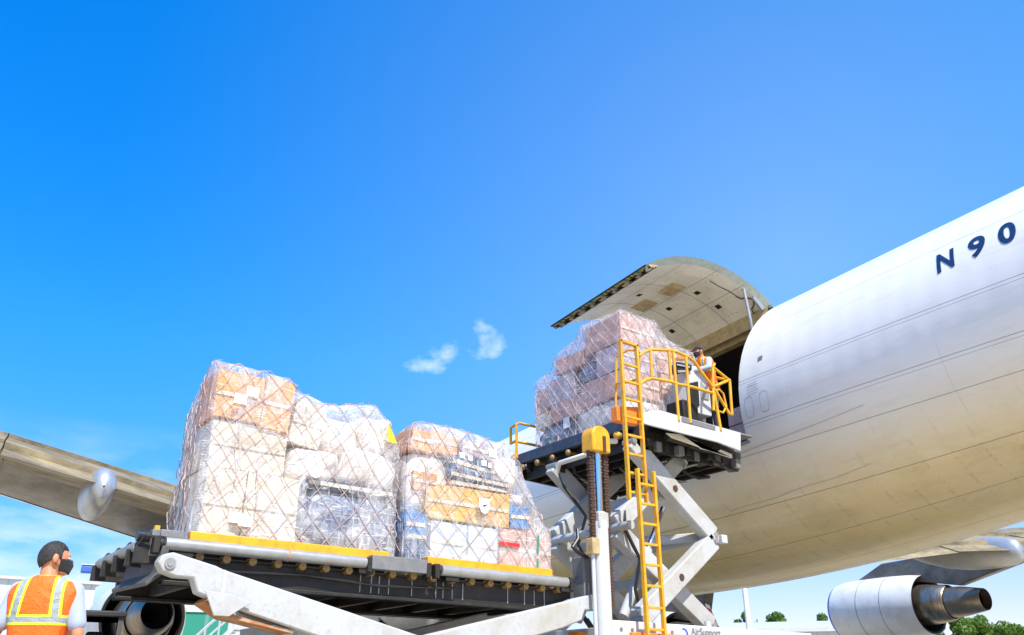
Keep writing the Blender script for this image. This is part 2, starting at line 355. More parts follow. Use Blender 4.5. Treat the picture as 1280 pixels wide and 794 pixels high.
# ------------------------------------------------------------------ ground
t = T('apron_concrete')
a = t.noise(.15, 6, .6); b = t.noise(3, 6, .7); sp = t.n('ShaderNodeSeparateXYZ'); t.l(t.tc(), sp.inputs[0])
jx = t.math('LESS_THAN', t.math('FRACT', t.math('DIVIDE', sp.outputs[0], 5)), .004); jy = t.math('LESS_THAN', t.math('FRACT', t.math('DIVIDE', sp.outputs[1], 5)), .004)
c = t.mix(t.ramp(a, [(.3, 0.0), (.7, 1.0)]), (.52, .43, .28), (.44, .36, .24)); c = t.mix(t.math('MULTIPLY', t.ramp(b, [(.5, 0.0), (.8, 1.0)]), .4), c, (.25, .22, .17)); c = t.mix(t.math('MAXIMUM', jx, jy), c, (.06, .06, .06))
t.set(Base_Color=c, Roughness=.85); t.bump(b, .2, .01); M['apron'] = t.m
struct(MB().grid(lambda u, v: (u, v, 0), [-2500, -300, -40, 0, 60, 400, 2500], [-2500, -300, -30, 0, 60, 400, 2500]).build('ground', M['apron'], smooth=0))
mb = MB(); mb.box((-30, 4.2, 0.0045), (60, 4.4, .0055)); struct(mb.build('painted_line', M['yellow'], smooth=0))

# ------------------------------------------------------------------ the aircraft (its own axes: x starboard, y nose, z up)
AX, AY, AZ, YAW = 16.5, 10.2, 6.1, R(7)
plane = thing('cargo_airplane', 'huge white four engined freighter jet with N90 lettering and raised side cargo door', 'airplane', (AX, AY, 0), -YAW)
RF = 3.0
def sec(y):                                            # (half width, top, bottom) round the axis height
    d = max(0, 4 - y); zb = -RF + (.0085 * d * d if d < 16 else .0085 * 256 + (d - 16) * .2); zt = RF - max(0, d - 12) * .012; rx = RF - 2.55 * min(1, d / 31) ** 2
    if y > 31:
        k = min(1, (y - 31) / 13); q = math.sqrt(max(.0004, 1 - k * k)); zb = -.7 + (zb + .7) * q; zt = -.7 + (zt + .7) * q; rx *= q
    return rx, zt, zb
def fus(th, y, off=0):                                 # th: 0 = port side, 90 deg = top, negative = belly
    rx, zt, zb = sec(y); rz = (zt - zb) / 2
    return Vector((-(rx + off) * math.cos(th), y, (zt + zb) / 2 + (rz + off) * math.sin(th)))
TH0, TH1, DY0, DY1 = R(-15), R(59.5), -.32, 3.35
def inhole(th, y): return TH0 < th < TH1 and DY0 < y < DY1
def span(a, b, n): return [a + (b - a) * i / n for i in range(n + 1)]
thl = sorted(set([round(x, 5) for x in span(TH0, TH1, 18) + span(TH1, R(180), 26)[1:] + span(R(-180), TH0, 36)[:-1]]))
yl = span(-27, -10, 14)[:-1] + span(-10, DY0, 20)[:-1] + span(DY0, DY1, 8)[:-1] + span(DY1, 31, 20)[:-1] + span(31, 44, 18)
mb = MB(); mb.grid(lambda a, y: fus(a, y) + Vector((0, 0, AZ)), thl, yl, inhole)
body = MB()
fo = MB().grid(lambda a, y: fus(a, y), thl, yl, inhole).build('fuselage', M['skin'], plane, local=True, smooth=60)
fo.location = (0, 0, AZ); WM[fo.name] = WM[plane.name] @ Matrix.Translation((0, 0, AZ))
def P(mbuilder, name, mat, parent=plane, **kw):         # build with coordinates given round the aircraft axis
    mbuilder.v = [(x, y, z + AZ) for x, y, z in mbuilder.v] if parent is plane else mbuilder.v
    return mbuilder.build(name, mat, parent, local=True, **kw)
# door surround, hold liner, hold floor
mb = MB()
def ringpt(k, off):
    pts = [(TH0, y) for y in span(DY0, DY1, 6)] + [(a, DY1) for a in span(TH0, TH1, 14)] + [(TH1, y) for y in span(DY1, DY0, 6)] + [(a, DY0) for a in span(TH1, TH0, 14)]
    return [fus(a, y, off) for a, y in pts]
ra, rb = ringpt(0, .004), ringpt(0, -.22); n = len(ra)
mb.add(ra + rb, [(i, (i + 1) % n, n + (i + 1) % n, n + i) for i in range(n)])
P(mb, 'door_surround', M['mint'], smooth=50)
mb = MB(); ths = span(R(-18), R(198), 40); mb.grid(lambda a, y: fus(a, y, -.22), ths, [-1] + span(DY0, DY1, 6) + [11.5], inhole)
for y in (-1, 11.5): mb.add([fus(a, y, -.22) for a in ths], [tuple(range(len(ths)))])  # end walls added to keep outside light out of the hold
P(mb, 'hold_liner', M['unlit_liner_seam'], smooth=60)
mb = MB(); mb.box((-2.6, -.3, -.98), (2.6, 11, -.88))
for k in range(9): mb.cyl((-2.6, -.2 + k * .42, -.84), (2.5, -.2 + k * .42, -.84), .03, 8)
P(mb, 'hold_floor', M['steel'])
mb = MB(); mb.grid(lambda a, y: fus(a, y, .012), span(R(-16.2), R(-15.2), 2), span(DY0 - .05, DY1 + .05, 12)); P(mb, 'door_sill', M['steel'], smooth=0)
mb = MB(); mb.tube([fus(R(-18.6), y, .004) for y in span(-3.0, 4.5, 30)], .007, 5); P(mb, 'drip_rail', M['mark'])
for a, y in ((-3, -.55), (-3, -.95)):                   # two small access hatches with rounded outlines
    mb = MB()
    for k in range(24):
        def hp(k, s): q = 2 * math.pi * k / 24; cx = math.copysign(abs(math.cos(q)) ** .5, math.cos(q)); sx = math.copysign(abs(math.sin(q)) ** .5, math.sin(q)); return fus(R(a) + sx * .075 * s, y + cx * .11 * s, .006)
        mb.add([hp(k, 1), hp(k + 1, 1), hp(k + 1, .9), hp(k, .9)], [(0, 1, 2, 3)])
    P(mb, 'access_hatch', M['mark'], smooth=0)
mb = MB()
for k in range(5):
    mb.grid(lambda a, y: fus(a, y, .006), [R(6 - k * 1.1), R(6.35 - k * 1.1)], [-.8 - .05 * (k % 2), -.55])
P(mb, 'stencil_marks', M['mark'], smooth=0)
mb = MB(); mb.grid(lambda a, y: fus(a, y, .006), [R(15), R(17)], [-.95, -.83]); P(mb, 'static_port', M['grey'], smooth=0)
mb = MB(); pts = [fus(R(-38.5), y, .012) for y in span(-.9, .9, 14)]; pts = [fus(R(-35), 1.0, .01)] + [fus(R(-39 + .3 * math.sin(i)), y, .012) for i, y in enumerate(span(.9, -2.6, 14))]
mb.tube(pts, .0045, 5); P(mb, 'sealant_seam', M['mark'])
# registration letters, wrapped on the skin (reading towards the tail)
def letter(ch, y0, th0, size, sx=1.25, bold=.03):
    return text_mesh('registration_letter', ch, size, size * bold, lambda x, y: WM[plane.name] @ (fus(th0 + y * 1.12 / RF, y0 - x * sx + y * .1, .008) + Vector((0, 0, AZ))), M['navyletter'], plane)
letter('N', -4.82, R(17.2), .6, .74, .034); letter('9', -5.4, R(16.7), .62, .97, .03); letter('0', -5.91, R(16.2), .62, .9, .034)
# cargo door swung up
HX, HZ = fus(TH1, 1).x, fus(TH1, 1).z; SW = R(69)
def dr(th, y, off):                                    # closed shape, then turned about the hinge
    off = off * .66 if off < 0 else off; p = Vector((-(RF + off) * math.cos(th), y, (RF + off) * math.sin(th)))
    dx, dz = p.x - HX, p.z - HZ; c, s = math.cos(-SW), math.sin(-SW)
    return Vector((HX + dx * c - dz * s, y, HZ + dx * s + dz * c + .02))
TD0, TD1 = R(-14.6), R(58.6); da, db = DY0 + .03, DY1 - .03
dth = span(TD0, TD1, 22); dyy = span(da, db, 12)
mb = MB(); mb.grid(lambda a, y: dr(a, y, 0), dth, dyy)
door = P(mb, 'cargo_door', M['nacelle'], smooth=60); 
def D(mbuilder, name, mat, **kw):
    mbuilder.v = [(x, y, z + AZ) for x, y, z in mbuilder.v]
    return mbuilder.build(name, mat, door, local=True, **kw)
TI0, TI1 = TD0 + .075, TD1 - .03; ia, ib = da + .1, db - .1
mb = MB(); mb.grid(lambda a, y: dr(a, y, -.2), span(TI0, TI1, 20), span(ia, ib, 12))
D(mb, 'inner_panel', M['cream'], smooth=60)
mb = MB(); mb.grid(lambda a, w: dr(a, da + .1 * w, -.003 - .197 * w), dth, [0, .35, .6, 1]); mb.grid(lambda a, w: dr(a, db - .1 * w, -.003 - .197 * w), dth, [0, .35, .6, 1]); mb.grid(lambda y, w: dr(TD1 - .03 * w, y, -.003 - .197 * w), dyy, [0, 1])
D(mb, 'edge_frame', M['mint'], smooth=30)
mb = MB(); mb.grid(lambda y, w: dr(TD0 + .075 * w, y, -.012 - .188 * w), dyy, [0, .3])
mb.grid(lambda y, w: dr(TD0 + .03 + .0 * w, y, -.05 - .1 * w), dyy, [0, 1]); D(mb, 'latch_bay', M['black'], smooth=0)
for k in range(9):                                     # tan frames between the open latch bays
    y = da + .12 + k * (db - da - .24) / 8; mb = MB()
    w = .045 if k % 2 else .1
    mb.add([dr(TD0 + .002, y - w, -.02), dr(TD0 + .002, y + w, -.02), dr(TD0 + .078, y + w, -.21), dr(TD0 + .078, y - w, -.21)] + [dr(TD0 + .03, y - w, -.0), dr(TD0 + .03, y + w, -.0), dr(TD0 + .12, y + w, -.19), dr(TD0 + .12, y - w, -.19)], [(0, 1, 2, 3), (7, 6, 5, 4), (0, 4, 5, 1), (1, 5, 6, 2), (2, 6, 7, 3), (3, 7, 4, 0)])
    D(mb, 'latch_frame', M['tan'], smooth=0)
for k in range(8):
    y = da + .12 + (k + .5) * (db - da - .24) / 8; mb = MB(); w = .13
    if 1: mb.add([dr(TD0 + .004, y - w, -.03), dr(TD0 + .004, y + w, -.03), dr(TD0 + .035, y + w, -.13), dr(TD0 + .035, y - w, -.13)], [(0, 1, 2, 3)]); D(mb, 'latch_lining', M['chromate'], smooth=0)
    mb = MB(); a, b = dr(TD0 + .004, y, -.05), dr(TD0 + .04, y, -.15); mb.cyl(a, b, .02, 10); mb.cyl(dr(TD0 - .005, y, -.1), dr(TD0 + .03, y, -.1), .035, 12); D(mb, 'latch_cam', M['grey'])
mb = MB(); mb.grid(lambda y, w: dr(TD0 + .004 - .01 * w, y, -.0 - .02 * w), dyy, [-.4, 1]); mb.tube([dr(TD0 - .004, y, -.01) for y in dyy], .018, 6); mb.tube([dr(TI0 + .01, y, -.205) for y in dyy], .014, 6); D(mb, 'rubber_seal', M['black'])
mb = MB()                                              # seams and screw rows of the inner lining
for y in span(ia, ib, 3)[1:-1]: mb.grid(lambda a, w: dr(a, y + w, -.204), span(TI0, TI1, 20), [-.006, .006])
for a in (R(8), R(27), R(42)): mb.grid(lambda y, w: dr(a + w, y, -.204), dyy, [-.0018, .0018])
for a in (R(5.6), R(24.6), R(29.4), R(44.4), R(53)):
    for y in span(ia + .08, ib - .08, 26): mb.add([dr(a + .003, y - .009, -.204), dr(a + .003, y + .009, -.204), dr(a - .003, y + .009, -.204), dr(a - .003, y - .009, -.204)], [(0, 1, 2, 3)])
D(mb, 'panel_seam', M['unlit_liner_seam'], smooth=0)
for (a, y) in ((22, 1.0), (22, 2.0)):                  # handle trays
    mb = MB(); aa, la = R(a), .07; y0, y1 = y - .28, y + .28
    o = [dr(aa - la, y0, -.203), dr(aa + la, y0, -.203), dr(aa + la, y1, -.203), dr(aa - la, y1, -.203)]; i = [dr(aa - la * .7, y0 + .08, -.30), dr(aa + la * .7, y0 + .08, -.30), dr(aa + la * .7, y1 - .08, -.30), dr(aa - la * .7, y1 - .08, -.30)]
    mb.add(o + i, [(0, 1, 5, 4), (1, 2, 6, 5), (2, 3, 7, 6), (3, 0, 4, 7), (4, 5, 6, 7)]); D(mb, 'handle_tray', M['tan'], bevel=.01)
for a, y in ((33, .75), (33, 1.75), (46, .75), (12, 1.55), (46, 2.4)): mb = MB(); mb.add([dr(R(a) - .022, y - .07, -.206), dr(R(a) + .022, y - .07, -.206), dr(R(a) + .022, y + .07, -.206), dr(R(a) - .022, y + .07, -.206)], [(0, 1, 2, 3)]); D(mb, 'access_hole', M['black'], smooth=0)
mb = MB(); mb.tube([dr(R(45 + 2 * k) + .01 * math.sin(k * 2), da + .3 + .12 * math.cos(k * 1.1), -.24 - .03 * math.sin(k * 1.3)) for k in range(8)], .015, 6); mb.tube([dr(R(30 + 3 * k), ia + .35 + .03 * math.sin(k), -.215) for k in range(6)], .01, 5); D(mb, 'cable', M['hose'])
for y in (da + .12, db - .15): mb = MB(); mb.cyl(dr(R(44), y, -.2), fus(R(38), y, -.25), .035, 10); mb.beam(dr(R(50), y, -.2), dr(R(57), y, -.32), .06, .12); D(mb, 'door_actuator', M['steel'])
mb = MB(); mb.tube([dr(TD1 + .02, y, -.03) for y in dyy], .035, 10); D(mb, 'piano_hinge', M['steel'])
mb = MB(); mb.beam((HX + .02, DY0 + .1, HZ - .3), (HX + .02, DY1 - .1, HZ - .3), .2, .34); P(mb, 'door_header', M['tan'], bevel=.01)
mb = MB(); mb.add([dr(TI1, y, -.2) for y in dyy] + [fus(R(50), y, -.16) for y in dyy] , [(i, i + 1, len(dyy) + i + 1, len(dyy) + i) for i in range(len(dyy) - 1)]); P(mb, 'hinge_fairing', M['tan'])

# wings: list of stations (x, y_le, y_te, z, thickness) in aircraft axes
def toA(p): return WM[plane.name].inverted() @ Vector(p)
def wing_part(name, st, mat, c0, c1, side=1, nose=True, n=14, droop=0, parent=None, thick=1, zoff=0):
    mb = MB(); prof = []
    ts = [.5 - .5 * math.cos(math.pi * i / n) for i in range(n + 1)]
    def yt(c): return 5 * (.2969 * math.sqrt(c) - .126 * c - .3516 * c * c + .2843 * c ** 3 - .1036 * c ** 4)
    loop = [(c0 + (c1 - c0) * t, 1) for t in ts] + [(c0 + (c1 - c0) * t, -1) for t in reversed(ts[:-1] if c1 >= 1 else ts)]
    rings = []
    for (x, yl_, yt_, z, th) in st:
        ch = yl_ - yt_; ring = []
        for c, s in loop:
            zz = z + s * yt(c) * ch * th * (1 if s > 0 else .75) * thick + zoff; 
            if droop: zz -= (c - c0) * ch * droop
            ring.append(Vector((x, yl_ - c * ch, zz)))
        rings.append(ring)
    m_ = len(loop); vs = [p for r in rings for p in r]; fs = []
    for i in range(len(rings) - 1):
        for k in range(m_): fs.append((i * m_ + k, i * m_ + (k + 1) % m_, (i + 1) * m_ + (k + 1) % m_, (i + 1) * m_ + k))
    fs += [tuple(range(m_)), tuple((len(rings) - 1) * m_ + k for k in range(m_))[::-1]]
    mb.add(vs, fs); return mb.build(name, mat, parent or plane, local=True, smooth=40)
port = []
for (LE, TE, th) in (((16.5, 29.2, 2.6), (16.5, 20.6, 3.0), .13), ((6.4, 24.9, 5.05), (4.5, 17.1, 4.6), .11), ((2.2, 22.9, 5.35), (1.5, 16.05, 4.95), .1), ((-4.3, 19.9, 5.75), (-4.3, 14.2, 5.6), .09), ((-12, 16.2, 6.4), (-12, 12.9, 6.3), .08)):
    a, b = toA(LE), toA(TE); port.append(((a.x + b.x) / 2, a.y, b.y, (a.z + b.z) / 2, th))
root, mid = port[0], port[1]
def lerp(a, b, t): return tuple(p + (q - p) * t for p, q in zip(a, b))
star = [(-x, a, b, z + (1.75, 1.1, .9, .9, 1.0)[i], th) for i, (x, a, b, z, th) in enumerate(port)]
def make_wing(st, sgn):
    w = wing_part('wing', [(s[0], s[1], s[1] - (s[1] - s[2]) * .7, s[3], s[4] * 1.25) for s in st], M['wing'], 0, 1)
    WM[w.name] = WM[plane.name].copy()
    mb = MB()
    le = wing_part('leading_edge', [(s[0], s[1] + .06, s[1] - (s[1] - s[2]) * .7, s[3], s[4] * 1.32) for s in st], M['bare'], 0, .13, parent=w)
    for k in range(3):                                  # flap sections, trailing edge drooped
        a, b = st[k], st[k + 1]
        a2 = lerp(a, b, .002); b2 = lerp(a, b, .998)
        for j, (c0, c1) in enumerate(((.6, .76), (.77, .9), (.908, 1.0))):
            wing_part('flap', [a2, lerp(a2, b2, .5), b2], M['flap'], c0, c1, droop=.14 + .06 * j, parent=w, thick=1.3, zoff=-.02 - .14 * (c0 - .6) * (a[1] - a[2]) * (1 + .3 * j))
        for j in range(5):                              # chordwise skin joints under the flaps
            q = lerp(a, b, .1 + j * .2); ch = q[1] - q[2]
            MB().box((q[0] - .012, q[2] + ch * .02, q[3] - .62), (q[0] + .012, q[2] + ch * .02 + .01, q[3] - .3)) if 0 else None
    return w
wp = make_wing(port, 1); ws = make_wing(star, -1)
# flap track canoe fairings
def canoe(w, st, t0, k, ln, r0, back=.12):
    s = lerp(st[k], st[k + 1], t0); y1 = s[2]; n_ = 28
    def rings(prof):
        vs = []; fs = []
        for d, q in prof:
            f = d / 3.9; yy = y1 - back + f * ln; cz = s[3] - .8 + .3 * f
            for j in range(n_):
                a = 2 * math.pi * j / n_; sz = math.sin(a); vs.append((s[0] + math.cos(a) * r0 * q * (.85 - .15 * max(0, -sz)), yy, cz + sz * r0 * q * (1.35 if sz > 0 else 1.25)))
        for i in range(len(prof) - 1):
            for j in range(n_): fs.append((i * n_ + j, i * n_ + (j + 1) % n_, (i + 1) * n_ + (j + 1) % n_, (i + 1) * n_ + j))
        return MB().add(vs, fs)
    o = rings([(0, .05), (.02, .4), (.1, .66), (.35, .86), (.8, .96), (1.3, 1), (1.9, 1), (2.7, .8), (3.4, .42), (3.9, .02)]).build('flap_track_fairing', M['fairing'], w, local=True, smooth=60)
    return o
canoe(wp, port, .5, 1, 4.2, .34); canoe(wp, port, .55, 2, 3.6, .3); canoe(wp, port, .35, 0, 4.2, .4)
canoe(ws, star, .6, 1, 4.2, .42); canoe(ws, star, .55, 2, 3.6, .36)
# wing to body fairing, main gear
mb = MB(); mb.grid(lambda a, y: Vector((3.3 * math.cos(a) * (.72 + .3 * math.sin(max(0, min(1, (y - 11) / 10.5)) * math.pi)), y, -2.2 + 1.1 * math.sin(a) * math.sin(max(0.02, min(.98, (y - 11) / 10.5)) * math.pi) ** .6)), span(R(170), R(370), 28), span(11, 21.5, 24))
P(mb, 'belly_fairing', M['wing'], smooth=60)
def gear(x, y):
    mb = MB(); mb.cyl((x, y, AZ - 2.6), (x, y, .75), .15, 14); mb.cyl((x, y, 2.2), (x, y + 1.3, AZ - 2.7), .08, 10); g = mb.build('main_gear', M['grey'], plane, local=True)
    WM[g.name] = WM[plane.name].copy()
    mb = MB(); mb.beam((x, y - .75, .62), (x, y + .75, .62), .18, .2); mb.build('bogie_beam', M['grey'], g, local=True)
    for dx in (-.5, .5):
        for dy in (-.72, .72):
            mb = MB(); mb.lathe([(-.2, .3), (-.2, .5), (-.14, .6), (.14, .6), (.2, .5), (.2, .3), (.1, .28), (-.1, .28), (-.2, .3)], (x + dx, y + dy, .6), (1, 0, 0), 32); mb.cur = 1; mb.lathe([(-.12, .02), (-.12, .3), (.12, .3), (.12, .02)], (x + dx, y + dy, .6), (1, 0, 0), 20); mb.build('wheel', [M['rubber'], M['steel']], g, local=True)
    mb = MB(); mb.box((x + (.75 if x > 0 else -.8), y - 1.1, 1.5), (x + (.8 if x > 0 else -.75), y + 1.1, 3.3)); mb.build('gear_door', M['nacelle'], g, local=True, bevel=.01)
for gx, gy in ((-1.9, 11.5), (1.9, 11.5), (-4.3, 14.5), (4.3, 14.5)): gear(gx, gy)
# engines: exhaust end at (0,0,0), axis +y
def engine(pos, sc=1.0, pyl=None):
    o = Vector(pos); q = lambda pr: [(d * sc, r * sc) for d, r in pr]
    mb = MB(); mb.lathe(q([(2.6, 1.19), (2.55, 1.22), (3.2, 1.3), (4.2, 1.345), (5.6, 1.36), (6.5, 1.335), (6.93, 1.26)]), o, (0, 1, 0), 64)
    e = mb.build('engine_nacelle', M['nacelle'], plane, local=True, smooth=60); WM[e.name] = WM[plane.name].copy()
    mb = MB(); mb.lathe(q([(6.93, 1.262), (6.95, 1.25), (7.08, 1.19), (7.16, 1.1), (7.12, 1.02), (6.9, .98)]), o, (0, 1, 0), 64); mb.build('inlet_lip', M['blue'], e, local=True, smooth=60)
    mb = MB(); mb.lathe(q([(6.9, .98), (6.2, 1.0), (6.1, .02)]), o, (0, 1, 0), 64); mb.build('fan', M['black'], e, local=True)
    mb = MB(); mb.lathe(q([(2.58, 1.2), (2.6, 1.12), (3.2, 1.12), (3.9, 1.05), (4.0, .3)]), o, (0, 1, 0), 64); mb.build('fan_duct', M['black'], e, local=True)
    mb = MB(); mb.lathe(q([(3.5, .86), (2.5, .84), (1.55, .72), (1.5, .66)]), o, (0, 1, 0), 64); mb.build('core_cowl', M['core'], e, local=True, smooth=60)
    mb = MB(); mb.lathe(q([(1.6, .62), (1.0, .6), (.02, .44), (0, .42), (.4, .44)]), o, (0, 1, 0), 64); mb.build('exhaust_nozzle', M['nozzle'], e, local=True, smooth=60)
    mb = MB(); mb.lathe(q([(.25, .44), (1.3, .5), (1.35, .02)]), o, (0, 1, 0), 48); mb.lathe(q([(.45, .01), (.8, .1), (1.34, .16)]), o, (0, 1, 0), 24); mb.build('exhaust_core', M['black'], e, local=True, smooth=60)
    mb = MB()
    for d in (4.1, 5.35): mb.lathe(q([(d - .012, 1.346 if d < 5 else 1.366), (d + .012, 1.347 if d < 5 else 1.367)]), o + Vector((0, 0, 0)), (0, 1, 0), 64)
    mb.v = [tuple(o + (Vector(p) - o) * 1.004) if 0 else p for p in mb.v]
    mb.build('cowl_seam', M['red'] if 0 else M['grey'], e, local=True)
    if pyl:
        mb = MB(); zt, yb, yf = pyl
        prof = [(yb - .3, zt + .25), (yb + .2, zt - .35), (o.y + .9 * sc, o.z + .62 * sc), (o.y + 3 * sc, o.z + 1.0 * sc), (o.y + 6.0 * sc, o.z + 1.3 * sc), (yf, zt + .05)]
        for w_ in (1,): mb.prism([(o.x - .22, y, z) for y, z in prof], (.44, 0, 0))
        mb.build('pylon', M['wing'], e, local=True, bevel=.05)
    return e
pe = toA((6.9, 25.4, 2.83)); engine((pe.x, pe.y, pe.z), 1.0, (4.55, pe.y - 3.2, pe.y + 4.5))
pe = toA((-4.5, 19.5, 3.6)); engine((pe.x, pe.y, pe.z), 1.0, (5.4, pe.y - 2, pe.y + 3.5))
# tail
def fin(name, st, mat): return st
w = wing_part('horizontal_stabiliser', [(-1.2, -18, -25, 1.2, .1), (-10.5, -25.5, -28, 2.2, .08)], M['wing'], 0, 1, zoff=AZ); w2 = wing_part('horizontal_stabiliser', [(1.2, -18, -25, 1.2, .1), (10.5, -25.5, -28, 2.2, .08)], M['wing'], 0, 1, zoff=AZ)
mb = MB(); mb.add([(-.35, -14, 2.7 + AZ), (-.35, -25, 2.4 + AZ), (-.08, -29, 12 + AZ), (-.08, -25.5, 12 + AZ), (.35, -14, 2.7 + AZ), (.35, -25, 2.4 + AZ), (.08, -29, 12 + AZ), (.08, -25.5, 12 + AZ)], [(0, 1, 2, 3), (7, 6, 5, 4), (0, 4, 5, 1), (1, 5, 6, 2), (2, 6, 7, 3), (3, 7, 4, 0)]); mb.build('tail_fin', M['nacelle'], plane, local=True, bevel=.1)
#@@ENGINE4
# starboard outer engine seen under the belly
p4 = toA(onD(1232, 749, 41.0)); engine((p4.x, p4.y, p4.z), 1.0, (6.25, p4.y - 3.4, p4.y + 4.5))
pi = Vector((10.2, 14.8, 2.83)); engine(pi, 1.0, (5.0, pi.y + .3, pi.y + 5.5))
#@@LOADER
# ------------------------------------------------------------------ cargo loader
ld = thing('cargo_loader', 'white and yellow scissor lift cargo loader with raised bridge at the aircraft door', 'cargo loader', (7.5, 11.2, 0))
def L(mb, name, mat, parent=ld, **kw):
    o = mb.build(name, mat, parent, **kw); return o
def bx(lo, hi, name, mat, parent=ld, bevel=.008, **kw): return L(MB().box(lo, hi), name, mat, parent, bevel=bevel, **kw)
# chassis and wheels
mb = MB()
for y in (9.75, 12.5): mb.box((2.2, y - .14, .55), (13.2, y + .14, .95))
for x in (2.4, 5, 8.4, 10.8, 13.0): mb.box((x - .12, 9.9, .6), (x + .12, 12.35, .9))
ch = L(mb, 'chassis', M['arm'], bevel=.01)
for (x, y) in ((3.6, 9.75), (3.6, 12.5), (9.0, 9.9), (9.0, 12.4), (12.2, 9.9), (12.2, 12.4)):
    mb = MB(); mb.lathe([(-.15, .2), (-.15, .38), (-.1, .45), (.1, .45), (.15, .38), (.15, .2), (-.15, .2)], (x, y - (.32 if y < 11 else -.32), .45), (0, 1, 0), 32)
    wh = L(mb, 'wheel', M['rubber']); mb = MB(); mb.lathe([(-.12, .02), (-.13, .21), (.13, .21), (.12, .02)], (x, y - (.32 if y < 11 else -.32), .45), (0, 1, 0), 24); L(mb, 'rim', M['white'], wh)
# ---- main platform
mp = L(MB().box((2.75, 9.75, 2.12), (8.25, 11.7, 2.28)), 'main_platform', M['dark'], bevel=.01)
for y in (9.72, 11.65):
    mb = MB(); mb.box((2.62, y - .05, 1.83), (8.35, y + .05, 2.14)); mb.box((2.62, y - .13, 1.83), (8.35, y + .08, 1.87)); mb.box((2.62, y - .12, 2.12), (8.35, y + .08, 2.145)); L(mb, 'side_beam', M['dark'], mp, bevel=.006)
random.seed(3)
x = 4.95
while x < 8.2:
    L(MB().box((x, 9.66, 1.9), (x + .012, 9.672, 2.1 + random.random() * .01)), 'weld_mark', M['steel'], mp) if random.random() < .8 else None
    x += random.uniform(.1, .24)
for k in range(18):
    x = 2.95 + k * .3; mb = MB(); mb.cyl((x, 9.56, 2.13), (x, 11.75, 2.13), .045, 12); mb.ball((x, 9.58, 2.125), .045, 6, (1, .6, .8)); L(mb, 'conveyor_roller', M['brass'], mp)
for k in range(9):
    x = 3.0 + k * .62; L(MB().box((x, 9.8, 1.88), (x + .08, 11.6, 2.1)), 'cross_member', M['dark'], mp)
def roller(a, b, r=.068, seam=None, name='side_roller'):
    mb = MB(); mb.cyl(a, b, r, 24); o = L(mb, name, M['steel'], mp, smooth=40)
    d = (Vector(b) - Vector(a)).normalized(); mb = MB()
    for p, s in ((Vector(a), -1), (Vector(b), 1)): mb.cyl(p, p + d * s * .05, .03, 12); mb.cyl(p + d * s * .03, p + d * s * .06, .055, 12)
    L(mb, 'roller_end', M['dark'], o)
    if seam: p = Vector(a).lerp(Vector(b), seam); L(MB().cyl(p - d * .012, p + d * .012, r + .003, 24), 'roller_joint', M['rust'], o)
roller((2.55, 9.52, 2.23), (4.93, 9.52, 2.23), seam=.58); roller((6.02, 9.52, 2.23), (8.15, 9.52, 2.23))
bx((5.0, 9.46, 2.16), (5.78, 9.58, 2.33), 'side_block', M['grey'], mp)
for x in (2.46, 4.98, 5.82, 5.95, 8.22): bx((x - .035, 9.47, 2.12), (x + .035, 9.6, 2.3), 'roller_bracket', M['dark'], mp)
for x in (2.66, 4.85, 6.1, 8.05): bx((x, 9.5, 2.1), (x + .2, 9.62, 2.155), 'bracket_foot', M['dark'], mp)
bx((2.82, 9.585, 2.285), (5.3, 9.7, 2.40), 'guide_rail', M['yellow'], mp); bx((5.86, 9.585, 2.285), (7.95, 9.7, 2.40), 'guide_rail', M['yellow'], mp)
# lead end of the platform: cross roller, stop brackets, hinged flap
roller((2.36, 9.8, 2.22), (2.36, 11.45, 2.22), .06, name='end_roller')
for y in (9.62, 9.95, 10.5, 11.0, 11.5):
    mb = MB(); mb.box((2.28, y - .03, 2.02), (2.78, y + .03, 2.2)); mb.prism([(2.3, y - .025, 2.16), (2.42, y - .025, 2.36), (2.52, y - .025, 2.34), (2.6, y - .025, 2.16)], (0, .05, 0)); L(mb, 'end_bracket', M['dark'], mp, bevel=.005)
mb = MB(); mb.box((2.42, 9.58, 2.1), (2.62, 9.7, 2.38)); mb.box((2.5, 9.55, 2.3), (2.75, 9.66, 2.38)); L(mb, 'corner_stop', M['grey'], mp, bevel=.01)
mb = MB(); mb.cyl((2.28, 9.62, 2.3), (2.4, 9.62, 2.3), .06, 14); mb.tube([(2.3, 9.6, 2.2), (2.34, 9.52, 2.3), (2.5, 9.5, 2.27), (2.62, 9.52, 2.1), (2.9, 9.6, 2.06)], .018, 8); L(mb, 'hydraulic_hose', M['hose'], mp)
L(MB().box((2.47, 9.7, 2.38), (2.52, 9.76, 2.44)), 'marker_tab', M['yellow'], mp)
mb = MB(); mb.prism([onY(206, 700, 9.45), onY(197, 735, 9.45), onY(186, 735, 9.45), onY(192, 703, 9.45)], (0, .03, 0)); mb.prism([onY(197, 735, 9.45), onY(142, 733, 10.3), onY(137, 736, 10.3), onY(186, 737, 9.45)], (0, .02, .02)); mb = MB()
mb.prism([(2.52, 9.47, 2.2), (2.6, 9.47, 2.2), (2.56, 9.47, 1.9), (2.42, 9.47, 1.78), (2.4, 9.47, 1.82), (2.5, 9.47, 1.92)], (-.1, .95, 0)); L(mb, 'end_flap', M['darkgrey'], mp, bevel=.01)
mb = MB(); mb.tube([(2.9, 9.5, 2.05), (3.3, 9.56, 2.0), (4.2, 9.6, 2.04), (5.2, 9.58, 1.98), (6.3, 9.6, 2.03)], .016, 6); L(mb, 'hydraulic_hose', M['hose'], mp)
